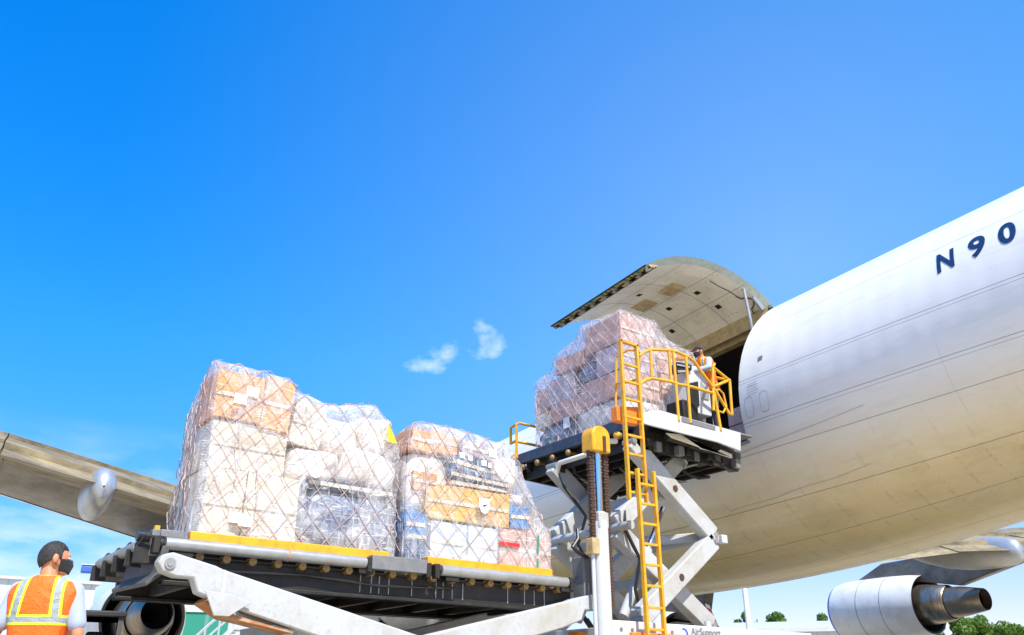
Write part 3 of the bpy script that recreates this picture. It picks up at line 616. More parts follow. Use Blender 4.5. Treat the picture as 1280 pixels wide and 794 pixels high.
# main platform arms (front one with hooked head)
def arm(y, w, name='lift_arm', mir=False, mat='arm', dx=0):
    f = (lambda p: (8.75 - (p[0] - 2.45), p[1])) if mir else (lambda p: (p[0] + dx, p[1]))
    head = [(2.42, 1.99), (2.46, 2.07), (2.56, 2.1), (2.84, 2.04), (3.02, 2.0), (3.1, 1.97), (8.5, .72), (8.45, .3), (3.22, 1.6), (2.98, 1.68), (2.86, 1.72), (2.8, 1.86), (2.62, 1.86), (2.48, 1.9)]
    mb = MB(); mb.prism([(f(p)[0], y, f(p)[1]) for p in head], (0, w, 0)); o = L(mb, name, M[mat], ld, bevel=.02, smooth=25)
    p = f((2.54, 1.985)); mb = MB(); mb.cyl((p[0], y - .02, p[1]), (p[0], y + w + .02, p[1]), .055, 20); mb.cyl((p[0], y - .03, p[1]), (p[0], y - .02, p[1]), .03, 16); L(mb, 'pivot_pin', M['steel'], o)
    return o
a1 = arm(9.18, .17)
L(MB().prism([(3.1, 9.174, 1.965), (3.13, 9.174, 1.955), (3.13, 9.174, 1.585), (3.1, 9.174, 1.59)], (0, -.012, 0)), 'weld_seam', M['cream'], a1)
L(MB().prism([(3.0, 9.2, 1.685), (3.3, 9.2, 1.52), (3.95, 9.2, 1.385), (3.95, 9.55, 1.385), (3.0, 9.55, 1.685)][:3] + [(3.95, 9.2, 1.37), (3.2, 9.2, 1.5), (2.95, 9.2, 1.64)], (0, .36, 0)), 'rusty_gusset', M['rust'], a1, label='rust stained gusset under the arm head')
L(MB().prism([(2.92, 9.14, 1.74), (2.98, 9.14, 1.62), (3.04, 9.14, 1.5), (3.2, 9.14, 1.5), (3.42, 9.14, 1.65), (3.2, 9.14, 1.72)], (0, -.02, 0)), 'gusset_plate', M['arm'], a1, bevel=.006)
L(MB().box((5.0, 9.17, 1.33), (5.012, 9.178, 1.43)), 'chalk_mark', M['labelwhite'], a1); L(MB().box((5.26, 9.17, 1.29), (5.272, 9.178, 1.38)), 'chalk_mark', M['labelwhite'], a1)
arm(11.45, .17, dx=1.3)
arm(9.42, .15, mir=True); arm(11.2, .15, mir=True)
mb = MB(); mb.cyl((5.5, 9.1, 1.02), (5.5, 11.7, 1.02), .09, 18); L(mb, 'cross_shaft', M['steel'])
for x in (4.2, 6.8): L(MB().beam((x, 9.45, 1.45), (x, 11.3, 1.45), .14, .16), 'arm_spreader', M['arm'], bevel=.01)
# ---- bridge platform
BZ = 5.06
br = bx((9.9, 9.75, BZ - .14), (12.55, 12.8, BZ), 'bridge_platform', M['dark'])
bx((9.78, 9.62, BZ - .2), (9.9, 12.9, BZ), 'end_beam', M['navy'], br); bx((9.9, 9.62, BZ - .2), (10.15, 9.74, BZ), 'side_beam', M['navy'], br)
mb = MB(); mb.prism([(9.84, 9.62, BZ - .2), (9.84, 9.62, BZ - .46), (9.95, 9.62, BZ - .55), (12.4, 9.62, BZ - .55), (12.55, 9.62, BZ - .3), (12.55, 9.62, BZ - .2)], (0, .06, 0)); L(mb, 'under_girder', M['dark'], br)
mb = MB(); mb.prism([(9.84, 12.8, BZ - .2), (9.84, 12.8, BZ - .46), (12.4, 12.8, BZ - .55), (12.55, 12.8, BZ - .2)], (0, .06, 0)); L(mb, 'under_girder', M['dark'], br)
for k in range(8): x = 9.98 + k * .35; bx((x, 9.7, BZ - .48), (x + .07, 12.78, BZ - .14), 'cross_member', M['dark'], br)
for k in range(5): y = 10.1 + k * .62; bx((9.9, y, BZ - .36), (12.5, y + .09, BZ - .14), 'stringer', M['dark'], br)
for k in range(7): y = 9.95 + k * .45; mb = MB(); mb.ball((9.8, y, BZ - .28), .06, 8); mb.cyl((9.8, y, BZ - .28), (9.98, y, BZ - .28), .03, 8); L(mb, 'conveyor_roller', M['brass'], br)
for k in range(9): x = 10.05 + k * .28; mb = MB(); mb.cyl((x, 9.8, BZ + .015), (x, 12.75, BZ + .015), .035, 10); L(mb, 'conveyor_roller', M['steel'], br)
for y in (9.98, 10.28): L(MB().ball((9.76, y, BZ - .27), .07, 8), 'amber_lamp', M['yellow'], br)
random.seed(11)
for k in range(14):                                     # hoses and pipes below the deck
    x = random.uniform(9.95, 11.7); y = random.uniform(9.55, 12.2); z = BZ - .5; pts = [(x, y, z + .1)]
    for j in range(5): pts.append((x + .14 * (j + 1) * random.uniform(.6, 1.4), y + random.uniform(-.15, .15), z - .05 - .1 * math.sin(j * .8) * random.random()))
    L(MB().tube(pts, random.choice((.016, .022, .03)), 8), 'hydraulic_hose', M['hose'] if k % 3 else M['steel'], br)
for k in range(10): x = 10.0 + k * .25; bx((x, 9.5 + .05 * (k % 3), BZ - .5 - .05 * (k % 2)), (x + .13, 9.66, BZ - .38), 'valve_block', M['grey'] if k % 2 else M['dark'], br)
mb = MB(); mb.cyl((10.35, 9.42, BZ - .34), (12.0, 9.42, BZ - .38), .05, 14); mb.cyl((10.9, 9.42, BZ - .35), (11.5, 9.42, BZ - .36), .075, 14); L(mb, 'slide_cylinder', M['dark'], br)
mb = MB(); mb.prism([(10.25, 9.3, BZ - .3), (10.6, 9.3, BZ - .26), (11.0, 9.3, BZ - .32), (11.1, 9.3, BZ - .42), (11.5, 9.3, BZ - .42), (11.6, 9.3, BZ - .36), (11.9, 9.3, BZ - .4), (11.9, 9.3, BZ - .47), (10.4, 9.3, BZ - .36)], (0, .04, 0)); L(mb, 'cream_bracket', M['cream'], br, bevel=.006)
# side walkway with white skirt
wk = bx((9.95, 9.18, BZ - .04), (12.38, 9.72, BZ), 'walkway', M['grey'], br)
def quadY(pts, Y, th=.04): return MB().prism([onY(u, v, Y) for u, v in pts], (0, th, 0))
L(quadY([(801, 517), (822, 512), (926, 541), (926, 564), (898, 553), (822, 534), (803, 529)], 9.14), 'white_skirt', M['white'], br, bevel=.006)
L(quadY([(852, 521), (894, 533), (894, 538), (852, 527)], 9.136, -.006), 'skirt_stripe', M['grey'], br)
# operator console
cs = L(quadY([(858, 461), (866, 457), (878, 459), (884, 470), (891, 490), (890, 521), (858, 513)], 9.55, .5), 'control_console', M['white'], br, bevel=.015)
L(quadY([(858, 480), (872, 477), (874, 508), (859, 504)], 9.54, -.012), 'console_window', M['black'], cs)
L(quadY([(876, 476), (886, 492), (886, 500), (876, 498)], 9.54, -.008), 'console_panel', M['pale'] if 'pale' in M else M['steel'], cs)
L(quadY([(843, 460), (847, 452), (865, 456), (865, 463), (847, 467)], 9.5, .12), 'instrument_box', M['black'], cs, bevel=.01)
L(quadY([(848, 446), (858, 445), (859, 449), (848, 449)], 9.5, .1), 'warning_lamp', M['orange'], cs)
L(quadY([(846, 455), (862, 458), (862, 460), (846, 457)], 9.49, -.01), 'instrument_strip', M['steel'], cs); L(quadY([(847, 463), (860, 463), (860, 465), (847, 466)], 9.49, -.01), 'instrument_strip', M['steel'], cs)
L(MB().box((10.95, 9.5, BZ), (11.35, 9.9, BZ + .5)), 'seat_base', M['black'], br, bevel=.03)
# guard rails (yellow tube)
def rail(pts, Y, r=.027, name='guard_rail', y2=None):
    ps = []
    for i, q in enumerate(pts): ps.append(onY(q[0], q[1], q[2] if len(q) > 2 else Y))
    mb = MB(); mb.tube(ps, r, 10); return L(mb, name, M['yellow'], br, smooth=50)
RY = 9.14
rail([(799, 445), (806, 440), (813, 437), (838, 438), (846, 440), (860, 446), (868, 452), (876, 464), (894, 488), (912, 518)], RY)
rail([(799, 481), (807, 475), (815, 473), (838, 477), (846, 480), (866, 484), (893, 492)], RY)
for a, b in (((813, 437), (815, 472)), ((836, 438), (839, 477)), ((841.5, 440), (848.5, 526)), ((857.5, 446), (863, 529)), ((891, 459), (892, 513)), ((893, 492), (901, 538)), ((912, 476), (915, 519))): rail([a, b], RY, name='rail_post')
rail([(891, 459), (912, 476)], RY); rail([(893, 483), (912, 475)], RY); rail([(891, 459, RY), (893, 455, 9.5)], RY)
rail([(894, 488), (899, 487), (904, 492), (908, 508), (904, 516), (895, 513)], RY, .018)
rail([(886, 470, 9.7), (912, 476, RY)], RY)
# rails on the far corner of the bridge
def pipe(pts, r=.027, name='guard_rail', mat='yellow', par=None): return L(MB().tube(pts, r, 10), name, M[mat], par or br, smooth=50)
yb = 12.85; pipe([(9.8, yb, BZ - .05), (9.8, yb, BZ + .62), (9.82, yb - .05, BZ + .65), (10.9, yb - .05, BZ + .65)]); pipe([(9.8, yb, BZ + .28), (10.9, yb, BZ + .28)]); pipe([(9.84, yb + .25, BZ + .3), (9.84, yb + .25, BZ + .62), (9.8, yb, BZ + .64)]); pipe([(9.8, yb, BZ + .3), (9.84, yb + .25, BZ + .3)])
bx((9.7, yb - .07, BZ - .08), (9.86, yb + .07, BZ + .0), 'rail_foot', M['yellow'], br)
# ladders
def ladder(x0, x1, y, z0, z1, n0, name='ladder'):
    mb = MB(); 
    for x in (x0, x1): mb.box((x - .022, y - .035, z0), (x + .022, y + .035, z1))
    o = L(mb, name, M['yellow'], ld, bevel=.006)
    n = int((z1 - z0) / .3)
    for k in range(n): z = z0 + .12 + k * .3; L(MB().box((x0 + .02, y - .02, z - .018), (x1 - .02, y + .02, z + .018)), 'rung', M['yellow'], o, bevel=.004)
    return o
lu = ladder(9.1, 9.47, 9.12, 3.47, 6.1, 0); L(MB().box((9.08, 9.085, 6.06), (9.49, 9.155, 6.1)), 'top_rung', M['yellow'], lu)
ladder(9.23, 9.58, 9.04, .6, 3.95, 0)
lb = L(MB().prism([(9.02, 9.2, 4.72), (9.02, 9.2, 4.96), (9.5, 9.2, 5.04), (9.52, 9.2, 4.74)], (0, .14, 0)), 'ladder_bracket', M['orange'], ld, bevel=.01)
L(MB().box((9.05, 9.16, 1.38), (10.05, 9.22, 1.58)), 'ladder_bracket', M['orange'], ld, bevel=.01)
pipe([(9.4, 9.62, BZ + .0), (9.42, 9.55, BZ + .95), (9.46, 9.3, BZ + 1.0), (9.53, 9.14, BZ + .95)], .02); pipe([(9.4, 9.6, BZ + .45), (9.53, 9.14, BZ + .45)], .02); pipe([(9.72, 9.4, BZ + .0), (9.72, 9.3, BZ + .95), (9.54, 9.13, BZ + .95)], .02)
# mast with chains
mast = L(MB().lathe([(0, .1), (0, .12), (1.75, .12), (1.76, .09), (1.9, .09), (1.9, .05)], (8.640, 9.3, 1.35), (0, 0, 1), 28), 'mast_cylinder', M['white'], ld)
L(MB().cyl((8.640, 9.3, 3.2), (8.640, 9.3, 4.3), .062, 24), 'piston_rod', M['chrome'], mast)
L(MB().box((8.540, 9.2, 3.0), (8.740, 9.4, 3.24)), 'cylinder_collar', M['arm'], mast, bevel=.02)
cap = [(8.455, 9.18, 4.15), (8.825, 9.18, 4.15)] + [(8.640 + .185 * math.cos(a), 9.18, 4.4 + .16 * math.sin(a)) for a in span(0, math.pi, 14)]
cp = L(MB().prism(cap, (0, .26, 0)), 'chain_guard', M['yellow'], mast, bevel=.02); L(MB().box((8.660, 9.165, 4.15), (8.720, 9.182, 4.4)), 'guard_slot', M['chain'], cp)
def chain(x, y, z0, z1):
    mb = MB(); z = z0; k = 0
    while z < z1:
        w = .055 if k % 2 else .04
        mb.box((x - w, y - .035, z), (x + w, y + .035, z + .034)); z += .046; k += 1
    mb.box((x - .03, y - .02, z0), (x + .03, y + .02, z1)); return L(mb, 'leaf_chain', M['chain'], mast, smooth=0)
chain(8.500, 9.3, 2.8, 4.2); chain(8.790, 9.3, 1.9, 4.2)
L(MB().box((8.410, 9.22, 2.62), (8.550, 9.38, 2.85)), 'chain_anchor', M['tan'], mast, bevel=.01); L(MB().cyl((8.480, 9.3, .9), (8.480, 9.3, 2.65), .03, 12), 'guide_rod', M['white'], mast)
L(MB().box((8.470, 9.5, 1.9), (8.700, 9.75, 2.62)), 'mast_bracket', M['grey'], mast, bevel=.01)
L(MB().tube([(8.370, 9.5, 3.0), (8.340, 9.46, 2.85), (8.220, 9.45, 2.72), (8.320, 9.45, 2.66), (8.520, 9.46, 2.6)], .028, 10), 'hydraulic_hose', M['hose'], mast)
# front chassis rail
rl = bx((8.78, 9.28, 1.36), (13.5, 9.46, 1.74), 'front_frame', M['white'], bevel=.012)
for x in (8.95, 9.17, 9.8, 10.0):
    for z in (1.46, 1.62): L(MB().cyl((x, 9.272, z), (x, 9.29, z), .028, 12), 'bolt', M['grey'], rl)
for k in range(2): L(MB().cyl((13.2 - .35 * k, 9.27, 1.55), (13.2 - .35 * k, 9.29, 1.55), .03, 12), 'bolt', M['grey'], rl)
L(MB().cyl((10.9, 9.35, 1.74), (10.9, 9.35, 1.82), .05, 12), 'cap', M['white'], rl)
bx((8.8, 12.2, 1.36), (13.5, 12.4, 1.72), 'front_frame', M['white']); 
for x in (9.0, 13.2): bx((x, 9.46, 1.4), (x + .2, 12.2, 1.68), 'frame_tie', M['white'])
for x in (9.0, 11.2, 13.2): bx((x, 9.5, .8), (x + .18, 9.66, 1.4), 'frame_leg', M['white']); bx((x, 12.2, .8), (x + .18, 12.36, 1.4), 'frame_leg', M['white'])
tx = text_mesh('maker_lettering', 'AirSupport', .15, .004, lambda x, y: Vector((10.42 + x * 1.0, 9.276, 1.6 + y)), M['grey'], rl)
mb = MB()
for k in range(8): a = R(-60 + k * 22); b = a + R(22); mb.add([(10.26 + .09 * math.cos(a), 9.275, 1.6 + .09 * math.sin(a)), (10.26 + .09 * math.cos(b), 9.275, 1.6 + .09 * math.sin(b)), (10.26 + (.045 + .004 * k) * math.cos(b), 9.275, 1.6 + (.045 + .004 * k) * math.sin(b)), (10.26 + (.045 + .004 * (k - 1)) * math.cos(a), 9.275, 1.6 + (.045 + .004 * (k - 1)) * math.sin(a))], [(0, 1, 2, 3)])
L(mb, 'swirl_emblem', M['blue'], rl)
# bridge scissors
def scis(y, XL, XR, w, zt, zm, zb, off):
    D_ = .25; 
    def bar(a, b, yy, nm='scissor_arm', h=.3):
        mb = MB(); A = Vector((a[0], yy, a[1])); B = Vector((b[0], yy, b[1])); mb.beam(A, B, w, h); o = L(mb, nm, M['arm'], ld, bevel=.02)
        m_ = (A + B) / 2; s = -1 if yy < 11 else 1
        L(MB().cyl((m_.x, yy + s * (w / 2 + .012), m_.z), (m_.x, yy, m_.z), .055, 18), 'pivot_pin', M['chain'], o)
        for p in (A, B): L(MB().cyl((p.x, yy - w / 2 - .03, p.z), (p.x, yy + w / 2 + .03, p.z), .05, 16), 'end_pin', M['steel'], o)
        return o
    bar((XL + .18, zt), (XR, zm + .05), y, h=.31); bar((XR - .35, zt), (XL, zm + .05), y + off)
    bar((XR, zm - .04), (XL + .15, zb), y, h=.31); bar((XL, zm - .04), (XR + .05, zb), y + off)
scis(9.72, 9.6, 11.62, .2, 4.62, 3.22, 1.82, .26); scis(11.75, 9.6, 11.62, .2, 4.62, 3.22, 1.82, -.26)
for x in (9.6, 11.62): L(MB().cyl((x, 9.6, 3.22), (x, 11.85, 3.22), .07, 16), 'scissor_shaft', M['arm'])
L(MB().beam((11.8, 9.8, 3.3), (9.8, 11.6, 3.1), .12, .14), 'cross_tie', M['arm'], bevel=.01)
L(MB().beam((10.7, 9.9, 3.9), (10.7, 11.7, 3.9), .12, .16), 'cross_tie', M['arm'], bevel=.01); L(MB().beam((10.7, 9.9, 2.5), (10.7, 11.7, 2.5), .12, .16), 'cross_tie', M['arm'], bevel=.01)
L(MB().box((11.72, 9.56, 3.14), (11.86, 9.7, 3.28)), 'pin_block', M['white'], bevel=.01)
for y in (10.2, 11.3):
    cy_ = L(MB().cyl((9.9, y, 1.9), (10.55, y, 3.0), .08, 18), 'lift_cylinder', M['arm']); L(MB().cyl((10.55, y, 3.0), (11.0, y, 3.75), .045, 18), 'piston_rod', M['chrome'], cy_)
L(MB().tube([(9.75, 9.9, 3.5), (9.7, 9.85, 3.2), (9.8, 9.8, 2.95), (10.0, 9.85, 2.75), (9.95, 9.95, 2.3), (10.1, 10.0, 1.9)], .03, 10), 'hydraulic_hose', M['hose'])
L(MB().tube([(9.7, 11.5, 4.5), (9.6, 11.2, 4.1), (9.9, 11.0, 3.6), (9.7, 11.0, 3.1), (10.0, 11.0, 2.7)], .03, 10), 'hydraulic_hose', M['hose'])
for (u, v, Y) in ((722, 790, 9.6), (746, 790, 9.6)): p = onY(u, v, 10); L(MB().box((p.x - .1, 9.9, p.z - .15), (p.x + .1, 10.1, p.z)), 'clamp', M['orange'], bevel=.01)
# bent cream handles under the bridge's end
pipe([(9.5, 11.3, 4.35), (9.5, 11.2, 4.52), (9.5, 10.4, 4.52), (9.55, 10.3, 4.4), (9.6, 10.25, 4.2)], .045, 'bent_stay', 'cream'); pipe([(9.0, 9.65, 3.9), (9.05, 9.65, 4.35), (9.12, 9.65, 4.5), (9.4, 9.65, 4.55)], .045, 'bent_stay', 'cream')
for y in (9.75, 11.75): L(MB().box((9.8, y - .12, BZ - .56), (10.0, y + .12, BZ - .3)), 'arm_bracket', M['dark'], br); L(MB().box((11.4, y - .12, BZ - .56), (11.65, y + .12, BZ - .3)), 'arm_bracket', M['dark'], br)

# ------------------------------------------------------------------ wrapped, netted pallet loads
def pw(pts, x):
    if x <= pts[0][0]: return pts[0][1]
    for (a, b), (c, d) in zip(pts, pts[1:]):
        if x <= c: t_ = (x - a) / (c - a); t_ = t_ * t_ * (3 - 2 * t_); return b + (d - b) * t_
    return pts[-1][1]
def pallet(label, loc, LX, LY, hx, hy, boxes, group, seed, lean=0, shear=0, netr=.0055, cell=.27, extra=None, topnoise=.05, netmat=('net', 'net')):
    ox, oy, oz = loc
    t_ = thing('cargo_pallet', label, 'cargo pallet', (ox, oy, oz), 0, group)
    H = lambda x, y: pw(hx, x / LX) * pw(hy, y / LY)
    sv = Vector((seed * 7.3, seed * 3.1, seed))
    def warp(p, nrm, off):
        n1 = noise.noise(Vector(p) * 1.1 + sv); n2 = noise.noise(Vector(p) * 3.3 + sv); n3 = noise.noise(Vector(p) * 9 + sv)
        zf = min(1, p[2] / .5); rd = 1 - abs(noise.noise(Vector((p[0] * 1.6 + p[2] * .9, p[1] * 1.6, p[2] * 2.6)) + sv * 2)) * 4; n3 += max(0, rd) ** 2 * 3.5
        q = Vector(p) + Vector(nrm) * (off + (n1 * .06 + n2 * .025 + n3 * .006) * zf + .01)
        q.x += shear * p[1]; q.x += lean * p[2] * (1 - 2 * p[0] / LX) * .5
        return (ox + q.x, oy + q.y, oz + q.z)
    def face(side, s, d, off):                          # s along the wall, d up the wall then inwards over the top
        Ls = LX if side in (0, 2) else LY
        s = max(0, min(Ls, s)); b = (s, 0) if side == 0 else (LX, s) if side == 1 else (LX - s, LY) if side == 2 else (0, LY - s)
        inn = ((0, 1), (-1, 0), (0, -1), (1, 0))[side]; h = H(*b)
        rr = .09
        if d <= h - rr:
            z = d; m_ = 0; nr = (-inn[0], -inn[1], 0)
        elif d <= h + rr:
            a = (d - (h - rr)) / (2 * rr) * math.pi / 2; z = h - rr + rr * math.sin(a); m_ = rr * (1 - math.cos(a)); nr = (-inn[0] * math.cos(a), -inn[1] * math.cos(a), math.sin(a))
        else: m_ = d - h; nr = (0, 0, 1); z = None
        lim = (LY if side in (0, 2) else LX) / 2
        m_ = min(m_, lim); x, y = b[0] + inn[0] * m_, b[1] + inn[1] * m_
        # round the vertical corners
        e = min(s, Ls - s)
        if z is None: z = H(x, y)
        if e < .07 and nr[2] < .5:
            k = (.07 - e) / .07; x += inn[0] * .03 * k * k; y += inn[1] * .03 * k * k
        return warp((x, y, z), nr, off)
    for i, bxs in enumerate(boxes):
        x0, x1, y0, y1, z0, z1, c = bxs[:7]; rot = bxs[7] if len(bxs) > 7 else 0
        cx, cy, cz = ox + (x0 + x1) / 2 + shear * (y0 + y1) / 2, oy + (y0 + y1) / 2, oz + (z0 + z1) / 2
        mt = Matrix.Translation((cx, cy, cz)) @ Matrix.Rotation(R(rot), 4, 'Y') @ Matrix.Rotation(R(random.uniform(-1.5, 1.5)), 4, 'Z')
        soft = c in ('whitebag', 'slate')
        mb = MB()
        hxx, hyy, hzz = (x1 - x0) / 2 - .006, (y1 - y0) / 2 - .006, (z1 - z0) / 2 - .004
        n_ = 7
        def fp(a, b, f):
            p = [Vector((a, b, -1)), Vector((a, b, 1)), Vector((a, -1, b)), Vector((a, 1, b)), Vector((-1, a, b)), Vector((1, a, b))][f]
            q = p.copy()
            if soft: L_ = (abs(p.x) ** 5 + abs(p.y) ** 5 + abs(p.z) ** 5) ** .2; q = p / L_
            q = Vector((q.x * hxx, q.y * hyy, q.z * hzz)); nn = noise.noise(q * (5 if soft else 2.5) + Vector((cx, cy, cz)) * 3) * (.03 if soft else .008)
            return mt @ (q * (1 + nn / max(.2, min(hxx, hyy, hzz))))
        ab = span(-1, 1, n_)
        for f in range(6): mb.grid(lambda a, b: fp(a, b, f), ab, ab)
        o = mb.build('goods_bundle' if soft else 'carton', CM[c], t_, smooth=50)
        bm = bmesh.new(); bm.from_mesh(o.data); bmesh.ops.remove_doubles(bm, verts=bm.verts, dist=.002); bmesh.ops.recalc_face_normals(bm, faces=bm.faces); bm.to_mesh(o.data); bm.free(); o.data.set_sharp_from_angle(angle=R(50))
        if not soft and (x1 - x0) > .3:                  # tape strip on the near faces
            zz = (z1 - z0) / 2; mb = MB(); mb.grid(lambda a, b: mt @ Vector((a, -hyy - .014, b)), [-hxx * .97, hxx * .97], [-.025, .025]); mb.build('packing_tape', CM['cream'], o, smooth=0)
    pb = MB().box((ox - .02, oy - .02, oz - .035), (ox + LX + .02, oy + LY + .02, oz + .005)).build('pallet_sheet', M['steel'], t_, bevel=.004)
    for side in range(4):
        Ls = LX if side in (0, 2) else LY; lim = (LY if side in (0, 2) else LX) / 2
        mb = MB(); us = span(0, Ls, int(Ls / .045)); hm = max(a for _, a in hx) * max(a for _, a in hy)
        nv = 46
        def fs_(u, v):                                  # v 0..1 wall+rounding, 1..2 over the top towards the middle
            b = (u, 0) if side == 0 else (LX, u) if side == 1 else (LX - u, LY) if side == 2 else (0, LY - u)
            h = H(*b); d = v * (h + .09) if v <= 1 else h + .09 + (v - 1) * (lim - .09)
            # gather at the ridge
            return face(side, u, d, 0)
        if side in (0, 2): vv = span(0, 1, nv) + span(1, 2, 16)[1:]
        else: vv = span(0, 1, nv)
        mb.grid(fs_, us, vv); mb.build('plastic_wrap', M['film'] if side in (0, 2) else M['film_side'], t_, smooth=80)
    # net: diamond mesh of cord on every wall and over the top
    for side in range(4):
        Ls = LX if side in (0, 2) else LY; mb = MB(); dmax = 0
        top = (LY if side in (0, 2) else LX) / 2
        sl = 1.18; c_ = cell if side in (0, 2) else cell * .92; hm = 2.6 + top
        for sg in (1, -1):
            s0 = -hm / sl
            while s0 < Ls + hm / sl:
                pts = []; d = 0
                ph = random.random() * 6
                while d < hm:
                    s = s0 + d / sl if sg > 0 else s0 + Ls - (d / sl) + 0 * Ls - (Ls if 0 else 0)
                    s += .018 * math.sin(d * 5 + ph) + .11 * noise.noise(Vector((s * .9, d * .9, seed + side))) + .03 * noise.noise(Vector((s * 3, d * 3, seed + side + 5)))
                    b = (s, 0) if side == 0 else (LX, s) if side == 1 else (LX - s, LY) if side == 2 else (0, LY - s)
                    ok = 0 <= s <= Ls and d - H(*b) < top * .96
                    if ok: pts.append(face(side, s, d, .012))
                    if (not ok) and pts:
                        if len(pts) > 1: mb.tube(pts, netr, 4, caps=False)
                        pts = []
                    d += .055
                if len(pts) > 1: mb.tube(pts, netr, 4, caps=False)
                s0 += c_ if sg > 0 else c_
        # knots and foot hooks
        for k in range(int(Ls / .5)):
            s = .25 + k * .5; mb.tube([face(side, s, .0, .03), face(side, s + .01, .1, .03)], .012, 6)
        mb.build('cargo_net', M[netmat[0] if side in (0, 2) else netmat[1]], t_, smooth=60)
    rs = random.Random(seed)
    for k in range(3):                                  # gathered cords and slack film tails
        side = (0, 0, 3, 0, 0, 3, 0, 1, 0)[k]; Ls = LX if side in (0, 2) else LY; s = rs.uniform(.1, Ls - .1); d0 = rs.uniform(.1, .8); ln_ = rs.uniform(.3, .8)
        mb = MB(); mb.tube([face(side, s + .04 * math.sin(q * .5 + k) * q / 10, d0 + ln_ * q / 10, .03 + .01 * math.sin(q)) for q in range(11)], netr * 1.5, 5); mb.build('slack_cord', M['net_white'], t_)
    return t_, face, H
def sticker(t_, face, side, s, d, w, h, mat, shape='shield', name='shield_label'):
    mb = MB(); pts = [(-.5, .5), (.5, .5), (.5, -.1), (.3, -.38), (0, -.5), (-.3, -.38), (-.5, -.1)] if shape == 'shield' else [(-.5, .5), (.5, .5), (.5, -.5), (-.5, -.5)]
    mb.add([face(side, s + a * w, d + b * h, .02) for a, b in pts], [tuple(range(len(pts)))]); return mb.build(name, M[mat], t_, smooth=0)
PZ = 2.34
W1 = 2.62
p1, f1, h1 = pallet('tall netted pallet at left with orange cartons at its top corner', (2.83, 9.72, PZ), W1, 1.6,
    [(0, 2.1), (.36, 2.12), (.45, 1.98), (.6, 1.86), (.84, 1.95), (.92, 1.78), (1, 1.5)], [(0, 1), (.5, .98), (1, .9)],
    [(.03, .62, .05, .7, 1.45, 2.04, 'kraft'), (.63, 1.0, .05, .8, 1.4, 2.05, 'kraft', 3), (.03, .98, .1, 1.1, .86, 1.43, 'cream'), (.04, .52, .04, 1, .03, .84, 'cream'), (.53, 1.2, .04, 1, .03, .84, 'cream'),
     (1.22, 2.58, .05, 1.18, .03, .8, 'slate'), (1.0, 1.75, .08, 1.2, .84, 1.3, 'whitebag'), (1.7, 2.56, .06, 1.2, .86, 1.42, 'whitebag', 3), (1.02, 1.45, .1, 1.1, 1.28, 1.86, 'cream', 8), (1.42, 2.0, .12, 1.1, 1.25, 1.76, 'whitebag', 6), (1.95, 2.5, .1, 1.1, 1.36, 1.88, 'whitebag', -4), (1.25, 2.5, .08, 1.2, .8, .88, 'navy'),
     (.04, 1.2, .82, 1.5, 1.3, 1.85, 'cream'), (.04, .98, 1.02, 1.5, .03, 1.25, 'whitebag'), (1.3, 2.56, 1.2, 1.55, .9, 1.5, 'cream')],
    'pallets of wrapped goods under cargo nets', 1, shear=.14, cell=.34)
sticker(p1, f1, 0, 1.42, .98, .2, .22, 'labelwhite'); sticker(p1, f1, 0, 2.47, 1.63, .15, .26, 'lime', 'sq', 'yellow_tag')
for s, d in ((.36, 1.68), (.5, 1.8), (.62, .25), (.5, .28)): sticker(p1, f1, 0, s, d, .16, .12, 'labelwhite', 'sq', 'paper_label')
p2, f2, h2 = pallet('netted pallet nearest the yellow mast with ochre crate and red striped carton', (5.55, 9.72, PZ), 2.5, 1.6,
    [(0, 1.55), (.07, 1.86), (.36, 1.9), (.66, 1.82), (.76, 1.6), (.84, 1.2), (.9, .9), (.96, .7), (1, .66)], [(0, 1), (.7, 1), (1, .95)],
    [(.04, .36, .05, .8, .03, .62, 'navy'), (.04, .34, .04, .3, .3, .66, 'blue'), (.38, .98, .03, .9, .03, .56, 'pale'), (.99, 1.5, .03, .9, .03, .56, 'pale'),
     (1.52, 2.0, .03, .9, .03, .58, 'pink'), (2.01, 2.46, .03, .9, .03, .58, 'pink'), (.3, 1.72, .06, 1, .6, 1.08, 'ochre'), (.12, .5, .06, .8, .95, 1.2, 'kraft'), (.7, 1.72, .07, .9, 1.1, 1.16, 'ochre'), (.68, 1.7, .05, .9, 1.17, 1.28, 'navy', 3),
     (.72, 1.4, .1, .8, 1.27, 1.56, 'navy', 5), (.06, .42, .08, .9, 1.5, 1.8, 'kraft', 4), (.43, .82, .08, .9, 1.52, 1.82, 'kraft'), (.9, 1.5, .1, .9, 1.56, 1.78, 'mauve', 3), (1.45, 1.95, .1, .9, 1.14, 1.68, 'whitebag'),
     (1.74, 2.1, .08, .9, .62, .95, 'blue', -3), (1.9, 2.2, .1, .9, .6, .85, 'pink'), (1.76, 2.04, .1, .9, .95, 1.14, 'whitebag'), (.05, .7, .1, .9, .66, 1.5, 'whitebag'), (.05, 1.7, .92, 1.5, .03, 1.4, 'cream'), (1.8, 2.4, .92, 1.5, .03, .55, 'cream')],
    'pallets of wrapped goods under cargo nets', 2, shear=.1, cell=.33)
lb_ = sticker(p2, f2, 0, 1.27, .84, .2, .22, 'labelwhite')
mb = MB(); mb.add([f2(0, 1.2, .86, .026), f2(0, 1.25, .85, .026), f2(0, 1.33, .875, .026), f2(0, 1.27, .83, .026), f2(0, 1.23, .835, .026)], [(0, 1, 4), (1, 2, 3, 4)]); mb.build('bird_emblem', M['navyletter'], lb_, smooth=0)
